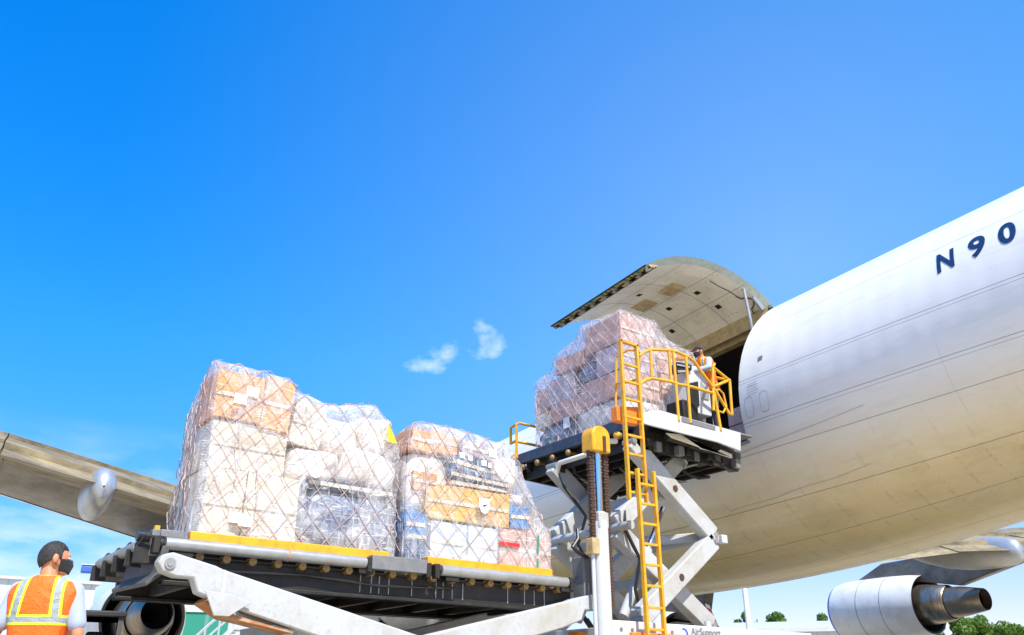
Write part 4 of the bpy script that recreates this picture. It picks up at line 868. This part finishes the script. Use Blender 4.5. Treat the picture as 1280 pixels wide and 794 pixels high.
sticker(p2, f2, 0, 1.72, .36, .36, .055, 'red', 'sq', 'red_stripe'); sticker(p2, f2, 0, 2.22, .4, .03, .26, 'green', 'sq', 'green_stripe'); sticker(p2, f2, 0, 2.22, .14, .03, .14, 'green', 'sq', 'green_stripe')
for s, d, w, h in ((.86, 1.5, .08, .08), (1.0, 1.48, .07, .07), (1.22, 1.44, .08, .08), (1.32, 1.42, .06, .07), (1.4, 1.62, .14, .12)): sticker(p2, f2, 0, s, d, w, h, 'labelwhite', 'sq', 'paper_label')
p3, f3, h3 = pallet('netted pallet high on the bridge platform beneath the open cargo door', (9.98, 9.95, BZ + .06), 2.52, 2.55,
    [(0, 1), (.38, 1), (.52, .86), (.85, .82), (1, .72)], [(0, 2.1), (.42, 2.1), (.5, 1.9), (.74, 1.78), (.82, 1.45), (1, 1.36)],
    [(.04, .9, .05, 1.05, 1.5, 2.05, 'pink'), (.04, .8, 1.1, 1.9, 1.35, 1.66, 'pink', 2), (.04, .9, .05, .75, .98, 1.48, 'mauve'), (.04, .8, .76, 1.3, .95, 1.34, 'slate'), (.04, .9, 1.4, 2.2, .78, 1.3, 'mauve'), (.04, .9, 2.2, 2.55, .7, 1.22, 'pink'),
     (.04, .95, .05, 1.2, .5, .96, 'pink'), (.04, .9, 1.22, 2.1, .42, .78, 'pink'), (.04, .9, 2.1, 2.55, .4, .7, 'cream'), (.04, 1.0, .05, 1.5, .03, .5, 'whitebag'), (.04, 1.0, 1.5, 2.55, .03, .42, 'slate'), (.92, 1.5, .06, 1.0, 1.1, 1.7, 'pink'),
     (1.0, 1.7, .06, 1, .03, .55, 'pink'), (1.0, 1.75, .06, 1, .56, 1.08, 'pink'), (1.72, 2.3, .06, 1.2, .04, .7, 'pink'), (1.5, 2.2, .2, 1.2, .8, 1.5, 'whitebag'), (.95, 2.3, 1.2, 2.5, .03, 1.2, 'cream')],
    'pallets of wrapped goods under cargo nets', 3, netmat=('net', 'net_white'), netr=.0048)
L_ = sticker(p3, f3, 3, 1.0, .3, .2, .2, 'labelwhite', 'sq', 'paper_label'); sticker(p3, f3, 3, .45, .12, .12, .05, 'green', 'sq', 'green_stripe')
# a few cartons already inside the hold
q = thing('cargo_pallet', 'small stack of brown cartons inside the dark aircraft hold', 'cargo pallet', (14.5, 10.8, AZ - .85), -YAW, 'pallets of wrapped goods under cargo nets')
for k in range(3):
    for j in range(2): MB().box((-.3 + .4 * j, -.4, .02 + .38 * k), (.08 + .4 * j, .3, .38 + .38 * k)).build('carton', CM['pink'], q, local=True, bevel=.01)
MB().box((-.5, -.5, 0), (.7, 1.5, .02)).build('pallet_sheet', M['steel'], q, local=True)
# ------------------------------------------------------------------ people
SKIN = T('skin'); nz = SKIN.noise(14, 4); SKIN.set(Base_Color=SKIN.mix(nz, (.5, .2, .1), (.6, .27, .14)), Roughness=.5); SKIN.b.inputs['Subsurface Weight'].default_value = .05; M['skin_tone'] = SKIN.m
M['hair'] = T('dark_cropped_hair'); h_ = M['hair']; hn = h_.noise(90, 3, .8, stretch=(1, 1, .3)); h_.set(Base_Color=h_.mix(h_.ramp(hn, [(.4, 0.0), (.65, 1.0)]), (.012, .01, .009), (.045, .038, .034)), Roughness=.75); h_.bump(hn, .6, .005); M['hair'] = h_.m
def cloth(name, col, sc=7):
    t = T(name); a = t.noise(sc, 5, .6, stretch=(1, 1, .45), dist=.6); b = t.noise(220, 2)
    t.set(Base_Color=t.mix(a, tuple(x * .88 for x in col), col), Roughness=.85); t.b.inputs['Sheen Weight'].default_value = .2; t.bump(t.math('ADD', a, t.math('MULTIPLY', b, .05)), .5, .04); return t.m
M['shirt'] = cloth('pale_blue_shirt', (.4, .45, .57)); M['trousers'] = cloth('dark_trousers', (.03, .035, .05)); M['mask'] = cloth('black_face_mask', (.012, .012, .014))
def vest_mat():
    t = T('orange_safety_vest'); sp = t.n('ShaderNodeSeparateXYZ'); t.l(t.tc(), sp.inputs[0]); x, y, z = sp.outputs
    ax = t.math('ABSOLUTE', x)
    c1 = t.math('ABSOLUTE', t.math('SUBTRACT', ax, t.math('ADD', .128, t.math('MULTIPLY', t.math('SUBTRACT', 1.32, z), .07)))); c2 = t.math('ABSOLUTE', t.math('SUBTRACT', z, 1.205))
    up = t.math('GREATER_THAN', z, 1.205)
    def band(w): return t.math('MAXIMUM', t.math('MULTIPLY', t.math('LESS_THAN', c1, w), up), t.math('LESS_THAN', c2, w * .85))
    a = t.noise(7, 5, .6, dist=.5)
    c = t.mix(a, (.8, .12, .004), (.92, .17, .008)); c = t.mix(band(.038), c, (.72, .85, .02)); c = t.mix(band(.021), c, t.mix(t.noise(20), (.26, .29, .3), (.38, .4, .41)))
    t.set(Base_Color=c, Roughness=.65); t.bump(a, .7, .05); return t.m
M['vest'] = vest_mat()
def blobmesh(name, prims, mat, parent, voxel=.009, smooth_it=4):
    """union of tapered limbs and ellipsoids, merged into ONE continuous skin"""
    mb = MB()
    for q in prims:
        if q[0] == 'c':
            a, b, r0, r1 = Vector(q[1]), Vector(q[2]), q[3], q[4]; d = (b - a); ln = d.length; d.normalize(); pts = []; rr = []
            for k in range(7): an = -math.pi / 2 + math.pi / 2 * k / 6; pts.append(a + d * (r0 * math.sin(an)) * .999); rr.append(max(.0008, r0 * math.cos(an)))
            for k in range(7): an = math.pi / 2 * k / 6; pts.append(b + d * (r1 * math.sin(an))); rr.append(max(.0008, r1 * math.cos(an)))
            mb.tube(pts, 0, 14, radii=rr)
        elif q[0] == 'e': 
            m_ = q[4] if len(q) > 4 else Matrix(); c = Vector(q[1]); t2 = MB(); t2.ball((0, 0, 0), 1, 14, q[2]); mb.add([c + (m_ @ Vector(p)) for p in t2.v], t2.f)
    me = bpy.data.meshes.new('tmp'); me.from_pydata(mb.v, [], mb.f)
    bm = bmesh.new(); bm.from_mesh(me); bmesh.ops.remove_doubles(bm, verts=bm.verts, dist=1e-5); bmesh.ops.recalc_face_normals(bm, faces=bm.faces); bm.to_mesh(me); bm.free()
    tmp = bpy.data.objects.new('tmp', me); COL.objects.link(tmp)
    rm = tmp.modifiers.new('r', 'REMESH'); rm.mode = 'VOXEL'; rm.voxel_size = voxel; sm = tmp.modifiers.new('s', 'SMOOTH'); sm.factor = .5; sm.iterations = smooth_it
    dg = bpy.context.evaluated_depsgraph_get(); out = bpy.data.meshes.new_from_object(tmp.evaluated_get(dg)); bpy.data.objects.remove(tmp)
    out.name = name; out.materials.clear(); out.materials.append(mat); out.polygons.foreach_set('use_smooth', [True] * len(out.polygons))
    o = bpy.data.objects.new(name, out); COL.objects.link(o)
    if parent: o.parent = parent
    return o
def rotz(a): return Matrix.Rotation(a, 3, 'Z')
def person(label, loc, rz, headturn, lean, arms, cap=False, group=None, nod=0):
    """local axes: +y is the way the body faces, z up, feet at z=0"""
    t_ = thing('person', label, 'person', loc, rz, group)
    hip = .93
    def lb(p, k=1):                                     # bend the upper body forward about the hips
        p = Vector(p); q = Matrix.Rotation(-lean, 3, 'X') @ (p - Vector((0, 0, hip))); return q + Vector((0, 0, hip))
    hc = lb((0, .02, 1.625)); HR = Matrix.Rotation(headturn, 3, 'Z') @ Matrix.Rotation(-nod, 3, 'X')
    hp = lambda p: hc + HR @ Vector(p)
    pr = [('e', hc, (.074, .094, .1), 0, HR), ('e', hp((0, -.018, .02)), (.073, .08, .084), 0, HR), ('e', hp((0, .045, -.06)), (.05, .05, .06), 0, HR), ('c', hp((0, .088, .0)), hp((0, .108, -.032)), .009, .014),
          ('c', hp((-.022, .085, -.058)), hp((.022, .085, -.058)), .011, .011), ('e', hp((0, .075, -.095)), (.026, .022, .02), 0, HR), ('c', hp((-.03, .083, .022)), hp((.03, .083, .022)), .014, .014),
          ('e', hp((-.08, -.01, -.012)), (.012, .019, .033), 0, HR), ('e', hp((.08, -.01, -.012)), (.012, .019, .033), 0, HR),
          ('c', hp((0, -.02, -.07)), lb((0, -.01, 1.43)), .056, .062), ('c', lb((-.1, 0, 1.41)), lb((.1, 0, 1.41)), .06, .06),
          ('e', lb((0, 0, 1.26)), (.165, .105, .2)), ('e', lb((0, 0, 1.05)), (.145, .1, .16)), ('e', (0, -.01, .93), (.165, .11, .12))]
    for s in (-1, 1): pr += [('c', (s * .09, 0, .9), (s * .1, .02, .5), .085, .055), ('c', (s * .1, .02, .5), (s * .105, 0, .1), .052, .036), ('c', (s * .105, -.03, .05), (s * .11, .14, .035), .036, .03)]
    jo = []
    for s, (el, wr, hd) in zip((-1, 1), arms):
        sh = lb((s * .185, 0, 1.40)); jo.append((s, sh, Vector(el), Vector(wr)))
        el, wr, hd = Vector(el), Vector(wr), Vector(hd); pr += [('c', sh, el, .052, .04), ('c', el, wr, .039, .026)]
        d = (hd - wr).normalized(); side = d.cross(Vector((s, 0, 0))); side = side.normalized() if side.length > .1 else Vector((0, 1, 0)); nrm = d.cross(side).normalized() * s
        pr += [('c', wr + side * .014, wr + d * .075 + side * .024, .021, .018), ('c', wr - side * .014, wr + d * .075 - side * .024, .021, .018)]
        for k, ln in enumerate((.062, .072, .068, .052)):
            b0 = wr + d * .082 + side * (.03 - .02 * k); b1 = b0 + d * ln * .55 - nrm * .008; b2 = b1 + d * ln * .4 - nrm * .024; pr += [('c', b0 - d * .02, b1, .0095, .009), ('c', b1, b2, .009, .008)]
        b0 = wr + d * .03 + side * .034; b1 = b0 + d * .032 + side * .022; pr += [('c', b0, b1, .012, .0105), ('c', b1, b1 + d * .03 + side * .004 - nrm * .01, .0105, .009)]
    body = blobmesh('body', pr, M['skin_tone'], t_, .0065, 3)
    for s in (-1, 1):
        mb = MB(); mb.ball(hp((s * .03, .079, .004)), .011, 8); mb.build('eye', M['labelwhite'], t_, local=True)
    # hair / cap
    def cap_shell(name, k, zmin, mat, back=-.06, thick=0):
        mb = MB(); n1, n2 = 30, 44; vs = []; fs = []
        def f(u, v):
            a = 2 * math.pi * u; e = math.pi / 2 * (1 - v) + 0; lim = zmin + (.0 if math.cos(a) > .3 else back * (1 - max(0, math.cos(a) + .2)) if math.cos(a) < .3 else 0)
            el = R(90) - v * (R(90) - lim_el(a)); return hp(Vector((math.sin(a) * math.cos(el) * .079 * k, math.cos(a) * math.cos(el) * .103 * k - .011, math.sin(el) * .115 * k + .006)) * (1 + .03 * noise.noise(Vector((a * 3, v * 9, 1)))))
        def lim_el(a): c = math.cos(a); return R(26) if c > .55 else R(-8) if c > .1 and abs(math.sin(a)) > .9 else R(26 - (.55 - c) * 62) if c > 0 else R(-5 + c * 38)
        mb.grid(f, span(0, 1, n2), span(0, 1, n1)); o = mb.build(name, mat, t_, local=True, smooth=80); so = o.modifiers.new('s', 'SOLIDIFY'); so.thickness = .008; so.offset = -1; return o
    cap_shell('hair', .985, 0, M['hair'])
    if cap:
        mb = MB(); mb.grid(lambda u, v: hp(Vector((math.sin(u) * math.cos(v) * .086, math.cos(u) * math.cos(v) * .104 - .004, math.sin(v) * .122 + .01))), span(0, 2 * math.pi, 32), span(R(18), R(90), 10)); c_ = mb.build('cap', M['mask'], t_, local=True, smooth=70); c_.modifiers.new('s', 'SOLIDIFY').thickness = .006
        mb = MB(); mb.grid(lambda u, v: hp(Vector((math.sin(u) * (.08 + v * .01), math.cos(u) * (.098 + v * .075), .05 - v * .02 * math.cos(u)))), span(R(-60), R(60), 14), [0, .5, 1]); mb.build('cap_peak', M['mask'], t_, local=True, smooth=70).modifiers.new('s', 'SOLIDIFY').thickness = .004
    mb = MB(); mb.grid(lambda u, v: hp(Vector((math.sin(u) * (.074 - .018 * v), math.cos(u) * (.088 + .034 * (1 - abs(v - .35)) * max(0, math.cos(u)) ** 2) + .008, -.008 - .1 * v + .02 * v * abs(math.sin(u)))), ), span(R(-78), R(78), 20), span(0, 1, 8)); mb.build('face_mask', M['mask'], t_, local=True, smooth=80).modifiers.new('s', 'SOLIDIFY').thickness = .004
    mb = MB()
    for s in (-1, 1): mb.tube([hp((s * .07, .03, -.02)), hp((s * .077, .0, .01)), hp((s * .078, -.025, .0)), hp((s * .074, -.02, -.035)), hp((s * .07, .025, -.06))], .0022, 6)
    mb.build('ear_loop', M['mask'], t_, local=True)
    # shirt with short or long sleeves, vest, trousers, shoes
    sl = []
    for s, sh, el, wr in jo:
        if cap: sl += [('c', sh, el, .066, .055), ('c', el, el.lerp(wr, .9), .053, .04)]
        else: sl += [('c', sh, sh.lerp(el, .74), .066, .062)]
    blobmesh('shirt', [('c', lb((-.1, 0, 1.415)), lb((.1, 0, 1.415)), .074, .074), ('e', lb((0, 0, 1.26)), (.18, .12, .21)), ('e', lb((0, 0, 1.02)), (.16, .115, .18))] + sl, M['shirt'], t_, .011, 3)
    prof = [(.83, .185, .135, 0), (.9, .18, .132, 0), (1.0, .172, .126, 0), (1.1, .178, .128, 0), (1.2, .205, .132, 0), (1.3, .228, .135, 0), (1.36, .24, .132, 0), (1.415, .23, .118, -.002), (1.45, .19, .108, -.004), (1.478, .135, .095, -.006), (1.492, .09, .082, -.01), (1.5, .07, .07, -.012)]
    mb = MB(); nn = 48
    def vf(u, i):
        z, w, d, yo = prof[int(i)]; c, s = math.cos(u), math.sin(u); e = .72; x = math.copysign(abs(c) ** e, c) * w; y = math.copysign(abs(s) ** e, s) * d + yo
        wr_ = .006 * noise.noise(Vector((x * 9, y * 9, z * 6))) + .01 * math.sin(u * 7 + z * 9) * max(0, 1.05 - z) * 2
        p = lb((x * (1 + wr_ * 2), y * (1 + wr_ * 3), z)); return p
    mb.grid(vf, span(0, 2 * math.pi, nn), list(range(len(prof)))); v_ = mb.build('safety_vest', M['vest'], t_, local=True, smooth=80); v_.modifiers.new('s', 'SOLIDIFY').thickness = .008; v_.modifiers.new('u', 'SUBSURF').levels = 1; v_.modifiers['u'].render_levels = 1
    if not cap or 1:
        mb = MB(); mb.tube([lb((math.cos(a) * .073, math.sin(a) * .07 - .012, 1.497 + .006 * math.sin(a))) for a in span(0, 2 * math.pi, 24)], .011, 8); mb.build('vest_collar', M['yellow'], t_, local=True)
    blobmesh('trousers', [('e', (0, -.01, .93), (.175, .125, .12))] + [q for s in (-1, 1) for q in (('c', (s * .09, 0, .9), (s * .1, .02, .5), .1, .075), ('c', (s * .1, .02, .5), (s * .105, 0, .12), .072, .06))], M['trousers'], t_, .012, 3)
    for s in (-1, 1): blobmesh('shoe', [('c', (s * .105, -.04, .05), (s * .112, .15, .04), .048, .04)], M['rubber'], t_, .01, 2)
    return t_
wa = onD(67, 700, 6.9)
person('man seen from behind in orange vest and black mask watching the raised deck', (wa.x, wa.y, .012), R(-32), R(-58), 0,
       (((-.27, -.03, 1.12), (-.3, .06, .86), (-.3, .1, .78)), ((.27, -.02, 1.12), (.29, .09, .88), (.29, .13, .8))))
wb = onD(881, 433, 15.3)
person('man in cap and long sleeves leaning over the console on the bridge', (wb.x, 9.62, BZ + .02), R(78), R(0), R(14),
       (((-.27, .2, 1.2), (-.16, .46, 1.12), (-.13, .53, 1.1)), ((.27, .22, 1.2), (.14, .46, 1.14), (.11, .53, 1.12))), cap=True, nod=R(15))

# ------------------------------------------------------------------ background
def facing(u, v, D): p = onD(u, v, D); return math.atan2(p.y, p.x) - math.pi / 2, p
def wallmat(name, col, scale=3):
    t = T(name); sp = t.n('ShaderNodeSeparateXYZ'); t.l(t.tc(), sp.inputs[0])
    rib = t.math('LESS_THAN', t.math('FRACT', t.math('MULTIPLY', sp.outputs[0], scale)), .16); n_ = t.noise(.6, 5)
    t.set(Base_Color=t.mix(t.math('MULTIPLY', rib, .35), t.mix(n_, col, tuple(x * .85 for x in col)), (.3, .33, .36)), Roughness=.5); t.bump(rib, .4, .04); return t.m
M['siding'] = wallmat('white_ribbed_siding', (.74, .77, .8), 1.1); M['gsiding'] = wallmat('green_ribbed_siding', (.02, .25, .16), .6)
def shed(name, label, u0, u1, vtop, D, depth, walls, roofm, gable=1.0, openings=(), fascia=None):
    um = (u0 + u1) / 2; rz, p = facing(um, vtop, D); a, b = onD(u0, vtop, D), onD(u1, vtop, D); w = (Vector((a.x, a.y)) - Vector((b.x, b.y))).length; h = p.z
    t_ = thing(name, label, 'building', (p.x, p.y, 0), rz)
    MB().box((-w / 2, 0, 0), (w / 2, depth, h - gable)).build('wall', M[walls], t_, local=True)
    mb = MB(); mb.prism([(-w / 2 - .4, -.4, h - gable), (-w / 2 - .4, -.4, h - gable + .25), (-w / 2 - .4, depth / 2, h + .25), (-w / 2 - .4, depth + .4, h - gable + .25), (-w / 2 - .4, depth + .4, h - gable)], (w + .8, 0, 0)); mb.build('roof', M[roofm], t_, local=True)
    for (x0, x1, z0, z1, nm, mt) in openings:
        f = MB().box((x0 * w - w / 2, -.03, z0 * h), (x1 * w - w / 2, .1, z1 * h)).build(nm, M['white'], t_, local=True); MB().box((x0 * w - w / 2 + .12, -.06, z0 * h + .1), (x1 * w - w / 2 - .12, .05, z1 * h - .1)).build('pane' if nm == 'window' else 'panel', M[mt], f, local=True)
    if fascia: MB().box((-w / 2 - .1, -.12, h - gable - fascia), (w / 2 + .1, .0, h - gable)).build('fascia', M['white'], t_, local=True)
    return t_, w, h
hg, w, h = shed('hangar', 'long white ribbed hangar with low roof behind the man in orange vest', -420, 158, 703, 95, 40, 'siding', 'white', .8, [(.66 + .035 * k, .69 + .035 * k, .3, .38, 'window', 'glass') for k in range(3)] + [(.2, .5, 0, .6, 'door', 'grey'), (.84, .93, 0, .45, 'door', 'green')])
MB().box((-w / 2, -.05, h * .62), (w / 2, -.001, h * .63)).build('cable_tray', M['grey'], hg, local=True)
rz, p = facing(109, 713, 92); q = thing('rooftop_unit', 'small blue tank unit standing on the white hangar roof', 'rooftop unit', (p.x, p.y, p.z - .25), rz); MB().box((-.55, -.5, 0), (.55, .5, .6)).build('casing', M['blue'], q, local=True, bevel=.1); MB().box((-.6, -.55, .68), (.9, .55, .76)).build('lid', M['white'], q, local=True)
shed('terminal_annexe', 'green walled shed with white fascia behind the white boarding stairs', 150, 430, 742, 70, 15, 'gsiding', 'white', .5, [(.3, .5, 0, .55, 'door', 'black'), (.62, .8, 0, .6, 'door', 'black')], .9)
shed('low_warehouse', 'low white roofed warehouse under the aircraft belly near the light pole', 868, 1052, 771, 62, 16, 'siding', 'white', 1.0, [(.2, .98, .1, .72, 'window', 'glass')], .35)
rz, p = facing(933, 748, 45); q = thing('light_pole', 'white light pole standing in front of the low warehouse', 'light pole', (p.x, p.y, 0), rz); MB().tube([(0, 0, 0), (-.05, 0, 6.5), (-.08, 0, 8.2)], .1, 12, radii=[.16, .12, .1]).build('pole', M['labelwhite'], q, local=True); MB().box((-.6, -.2, 8.15), (.5, .2, 8.3)).build('lamp_head', M['grey'], q, local=True, bevel=.03)
# trees
t = T('leaf_green'); oi = t.n('ShaderNodeNewGeometry'); t.set(Base_Color=t.mix(oi.outputs['Random Per Island'], (.045, .12, .01), (.16, .25, .025)), Roughness=.5)
tl = t.n('ShaderNodeBsdfTranslucent'); tl.inputs[0].default_value = (.2, .32, .03, 1); mx = t.n('ShaderNodeMixShader'); mx.inputs[0].default_value = .3; t.l(t.b.outputs[0], mx.inputs[1]); t.l(tl.outputs[0], mx.inputs[2]); t.l(mx.outputs[0], t.out.inputs[0]); M['leaf'] = t.m
M['bark'] = paint('bark', (.16, .11, .07), .9, dirt=.5, dirtcol=(.05, .04, .03), scale=4)
def tree(label, u, v, D, wpx, seed, kind='tree'):
    rnd = random.Random(seed); p = onD(u, v, D); H_ = p.z * 1.1; w = wpx / F_PX * D * .95
    t_ = thing('tree', label, 'tree', (p.x, p.y, 0), 0, 'trees beyond the apron')
    mb = MB(); mb.tube([(0, 0, 0), (.1, 0, H_ * .35), (-.05, .1, H_ * .8)], .2, 9, radii=[.24, .18, .05])
    cl = []
    for k in range(16):
        a = rnd.uniform(0, 6.28); rr = w / 2 * math.sqrt(rnd.random()) * .82; z = H_ * rnd.uniform(.42, .9); sh = math.sqrt(max(.1, 1 - (rr / (w / 2)) ** 2)); z = H_ * .4 + (z - H_ * .4) * (.45 + .6 * sh); c = Vector((rr * math.cos(a), rr * math.sin(a), z)); cl.append((c, w * rnd.uniform(.11, .2)))
        mb.tube([(0, 0, H_ * rnd.uniform(.25, .5)), c * .6 + Vector((0, 0, z * .25)), c], .05, 6, radii=[.09, .05, .02])
    mb.build('trunk', M['bark'], t_, local=True)
    mb = MB()
    for c, r_ in cl:
        for k in range(330):
            d = Vector((rnd.gauss(0, 1), rnd.gauss(0, 1), rnd.gauss(0, .8))).normalized() * r_ * rnd.uniform(.55, 1.12); q = c + d; n_ = (d.normalized() + Vector((rnd.gauss(0, .6), rnd.gauss(0, .6), rnd.gauss(0, .6)))).normalized(); x = n_.orthogonal().normalized(); y = n_.cross(x); s = rnd.uniform(.09, .19)
            mb.add([q - x * s, q - y * s * .5, q + x * s, q + y * s * .5], [(0, 1, 2, 3)])
    mb.build('crown', M['leaf'], t_, local=True, smooth=0); return t_
for a in (('round tree at far left of the pair over the warehouse roof', 928, 766, 80, 22, 1), ('taller round tree over the warehouse roof by the light pole', 946, 760, 82, 30, 2), ('round tree at the right of the group over the warehouse roof', 968, 761, 82, 34, 3),
          ('small tree just left of the white engine', 1030, 770, 85, 30, 4), ('bushy tree hidden partly behind the engine exhaust', 1150, 778, 70, 46, 5), ('bushy tree below the engine exhaust tip', 1190, 774, 72, 46, 6), ('tallest tree right of the engine exhaust', 1222, 770, 75, 50, 7), ('bushy tree at the bottom right corner', 1262, 776, 70, 52, 8), ('leafy tree at the right end of the tree row', 1298, 772, 70, 50, 9)): tree(*a)
# boarding stairs
rz, p = facing(250, 770, 34); q = thing('boarding_stairs', 'white mobile boarding stairs in front of the green shed', 'boarding stairs', (p.x, p.y, 0), rz)
for y in (0, 1.1):
    mb = MB(); mb.beam((-1.2, y, .5), (1.2, y, 3.0), .06, .16); mb.tube([(-1.2, y, 1.5), (1.2, y, 4.0), (2.2, y, 4.0)], .03, 8); mb.tube([(-1.2, y, 1.1), (1.2, y, 3.55)], .02, 8)
    for k in range(6): x = -1.2 + k * .48; mb.cyl((x, y, .5 + k * .5), (x, y, 1.5 + k * .5), .025, 8)
    mb.build('side_rail', M['white'], q, local=True)
for k in range(12): x = -1.1 + k * .2; z = .6 + k * .205; MB().box((x, 0, z), (x + .22, 1.1, z + .03)).build('step', M['white'], q, local=True)
MB().box((1.2, 0, 2.95), (2.3, 1.1, 3.05)).build('landing', M['white'], q, local=True); MB().box((-1.6, -.1, .35), (2.3, 1.2, .6)).build('chassis', M['white'], q, local=True, bevel=.03)
for x in (-1.1, 1.7):
    for y in (-.1, 1.2): MB().cyl((x, y - .1, .3), (x, y + .1, .3), .3, 20).build('wheel', M['rubber'], q, local=True)
# tractor behind the man
rz, p = facing(122, 767, 13.5); q = thing('baggage_tractor', 'dark grey open cab baggage tractor left of the engine exhaust', 'tractor', (p.x, p.y, 0), rz)
MB().box((-1.1, -.55, .35), (1.1, .55, .9)).build('body', M['darkgrey'], q, local=True, bevel=.05); MB().box((-1.0, -.5, .9), (-.35, .5, 1.15)).build('bonnet', M['darkgrey'], q, local=True, bevel=.04)
for x in (-.3, .3):
    for y in (-.48, .48): MB().box((x - .03, y - .03, .9), (x + .03, y + .03, p.z - .08)).build('cab_post', M['darkgrey'], q, local=True); MB().box((-.36, -.55, p.z - .08), (.36, .55, p.z)).build('cab_roof', M['darkgrey'], q, local=True, bevel=.02)
MB().box((-.2, -.3, .9), (.25, .3, 1.25)).build('seat', M['green'], q, local=True, bevel=.04); MB().box((-.1, -.3, 1.25), (.12, .1, p.z - .25)).build('seat_back', M['black'], q, local=True, bevel=.04); MB().tube([(-.28, -.2 + .18 * math.cos(a), 1.35 + .18 * math.sin(a)) for a in span(0, 6.283, 16)], .015, 6).build('steering_wheel', M['black'], q, local=True)
for x in (-.75, .75):
    for y in (-.5, .5): MB().cyl((x, y - .1, .32), (x, y + .1, .32), .32, 22).build('wheel', M['rubber'], q, local=True, bevel=.02)
MB().box((.3, -.57, 1.0), (.38, -.53, 1.06)).build('tail_lamp', M['red'], q, local=True)
# truck
rz, p = facing(312, 777, 42); q = thing('box_truck', 'white box truck parked beside the green shed', 'truck', (p.x, p.y, 0), rz)
MB().box((-.9, 0, .9), (.9, 5, p.z)).build('box_body', M['white'], q, local=True, bevel=.05); MB().box((-.95, -1.6, .5), (.95, -.1, 2.4)).build('cab', M['white'], q, local=True, bevel=.15); MB().box((-.8, -1.62, 1.5), (.8, -1.58, 2.15)).build('windscreen', M['glass'], q, local=True); MB().box((-.8, -1.4, .5), (.8, 5, .9)).build('chassis', M['black'], q, local=True)
for y in (-.9, 3.8):
    for x in (-.85, .85): MB().cyl((x - .12, y, .42), (x + .12, y, .42), .42, 20).build('wheel', M['rubber'], q, local=True)
for x in (-.7, .7): MB().box((x - .14, -1.64, .8), (x + .14, -1.6, 1.0)).build('headlight', M['steel'], q, local=True)
# striped gear pin flag under the belly
p = onD(884, 757, 24); q = thing('striped_flag', 'red and white striped streamer hanging below the belly by the scissor arm', 'streamer', (p.x, p.y, p.z - .3), 0)
for k in range(7): a = k * .1; MB().add([(-.09 + a * .6, 0, .35 - a), (.09 + a * .6, 0, .35 - a - .04), (.09 + a * .6 + .06, .01, .25 - a - .04), (-.09 + a * .6 + .06, .01, .25 - a)], [(0, 1, 2, 3)]).build('stripe', M['red'] if k % 2 else M['labelwhite'], q, local=True, smooth=0)
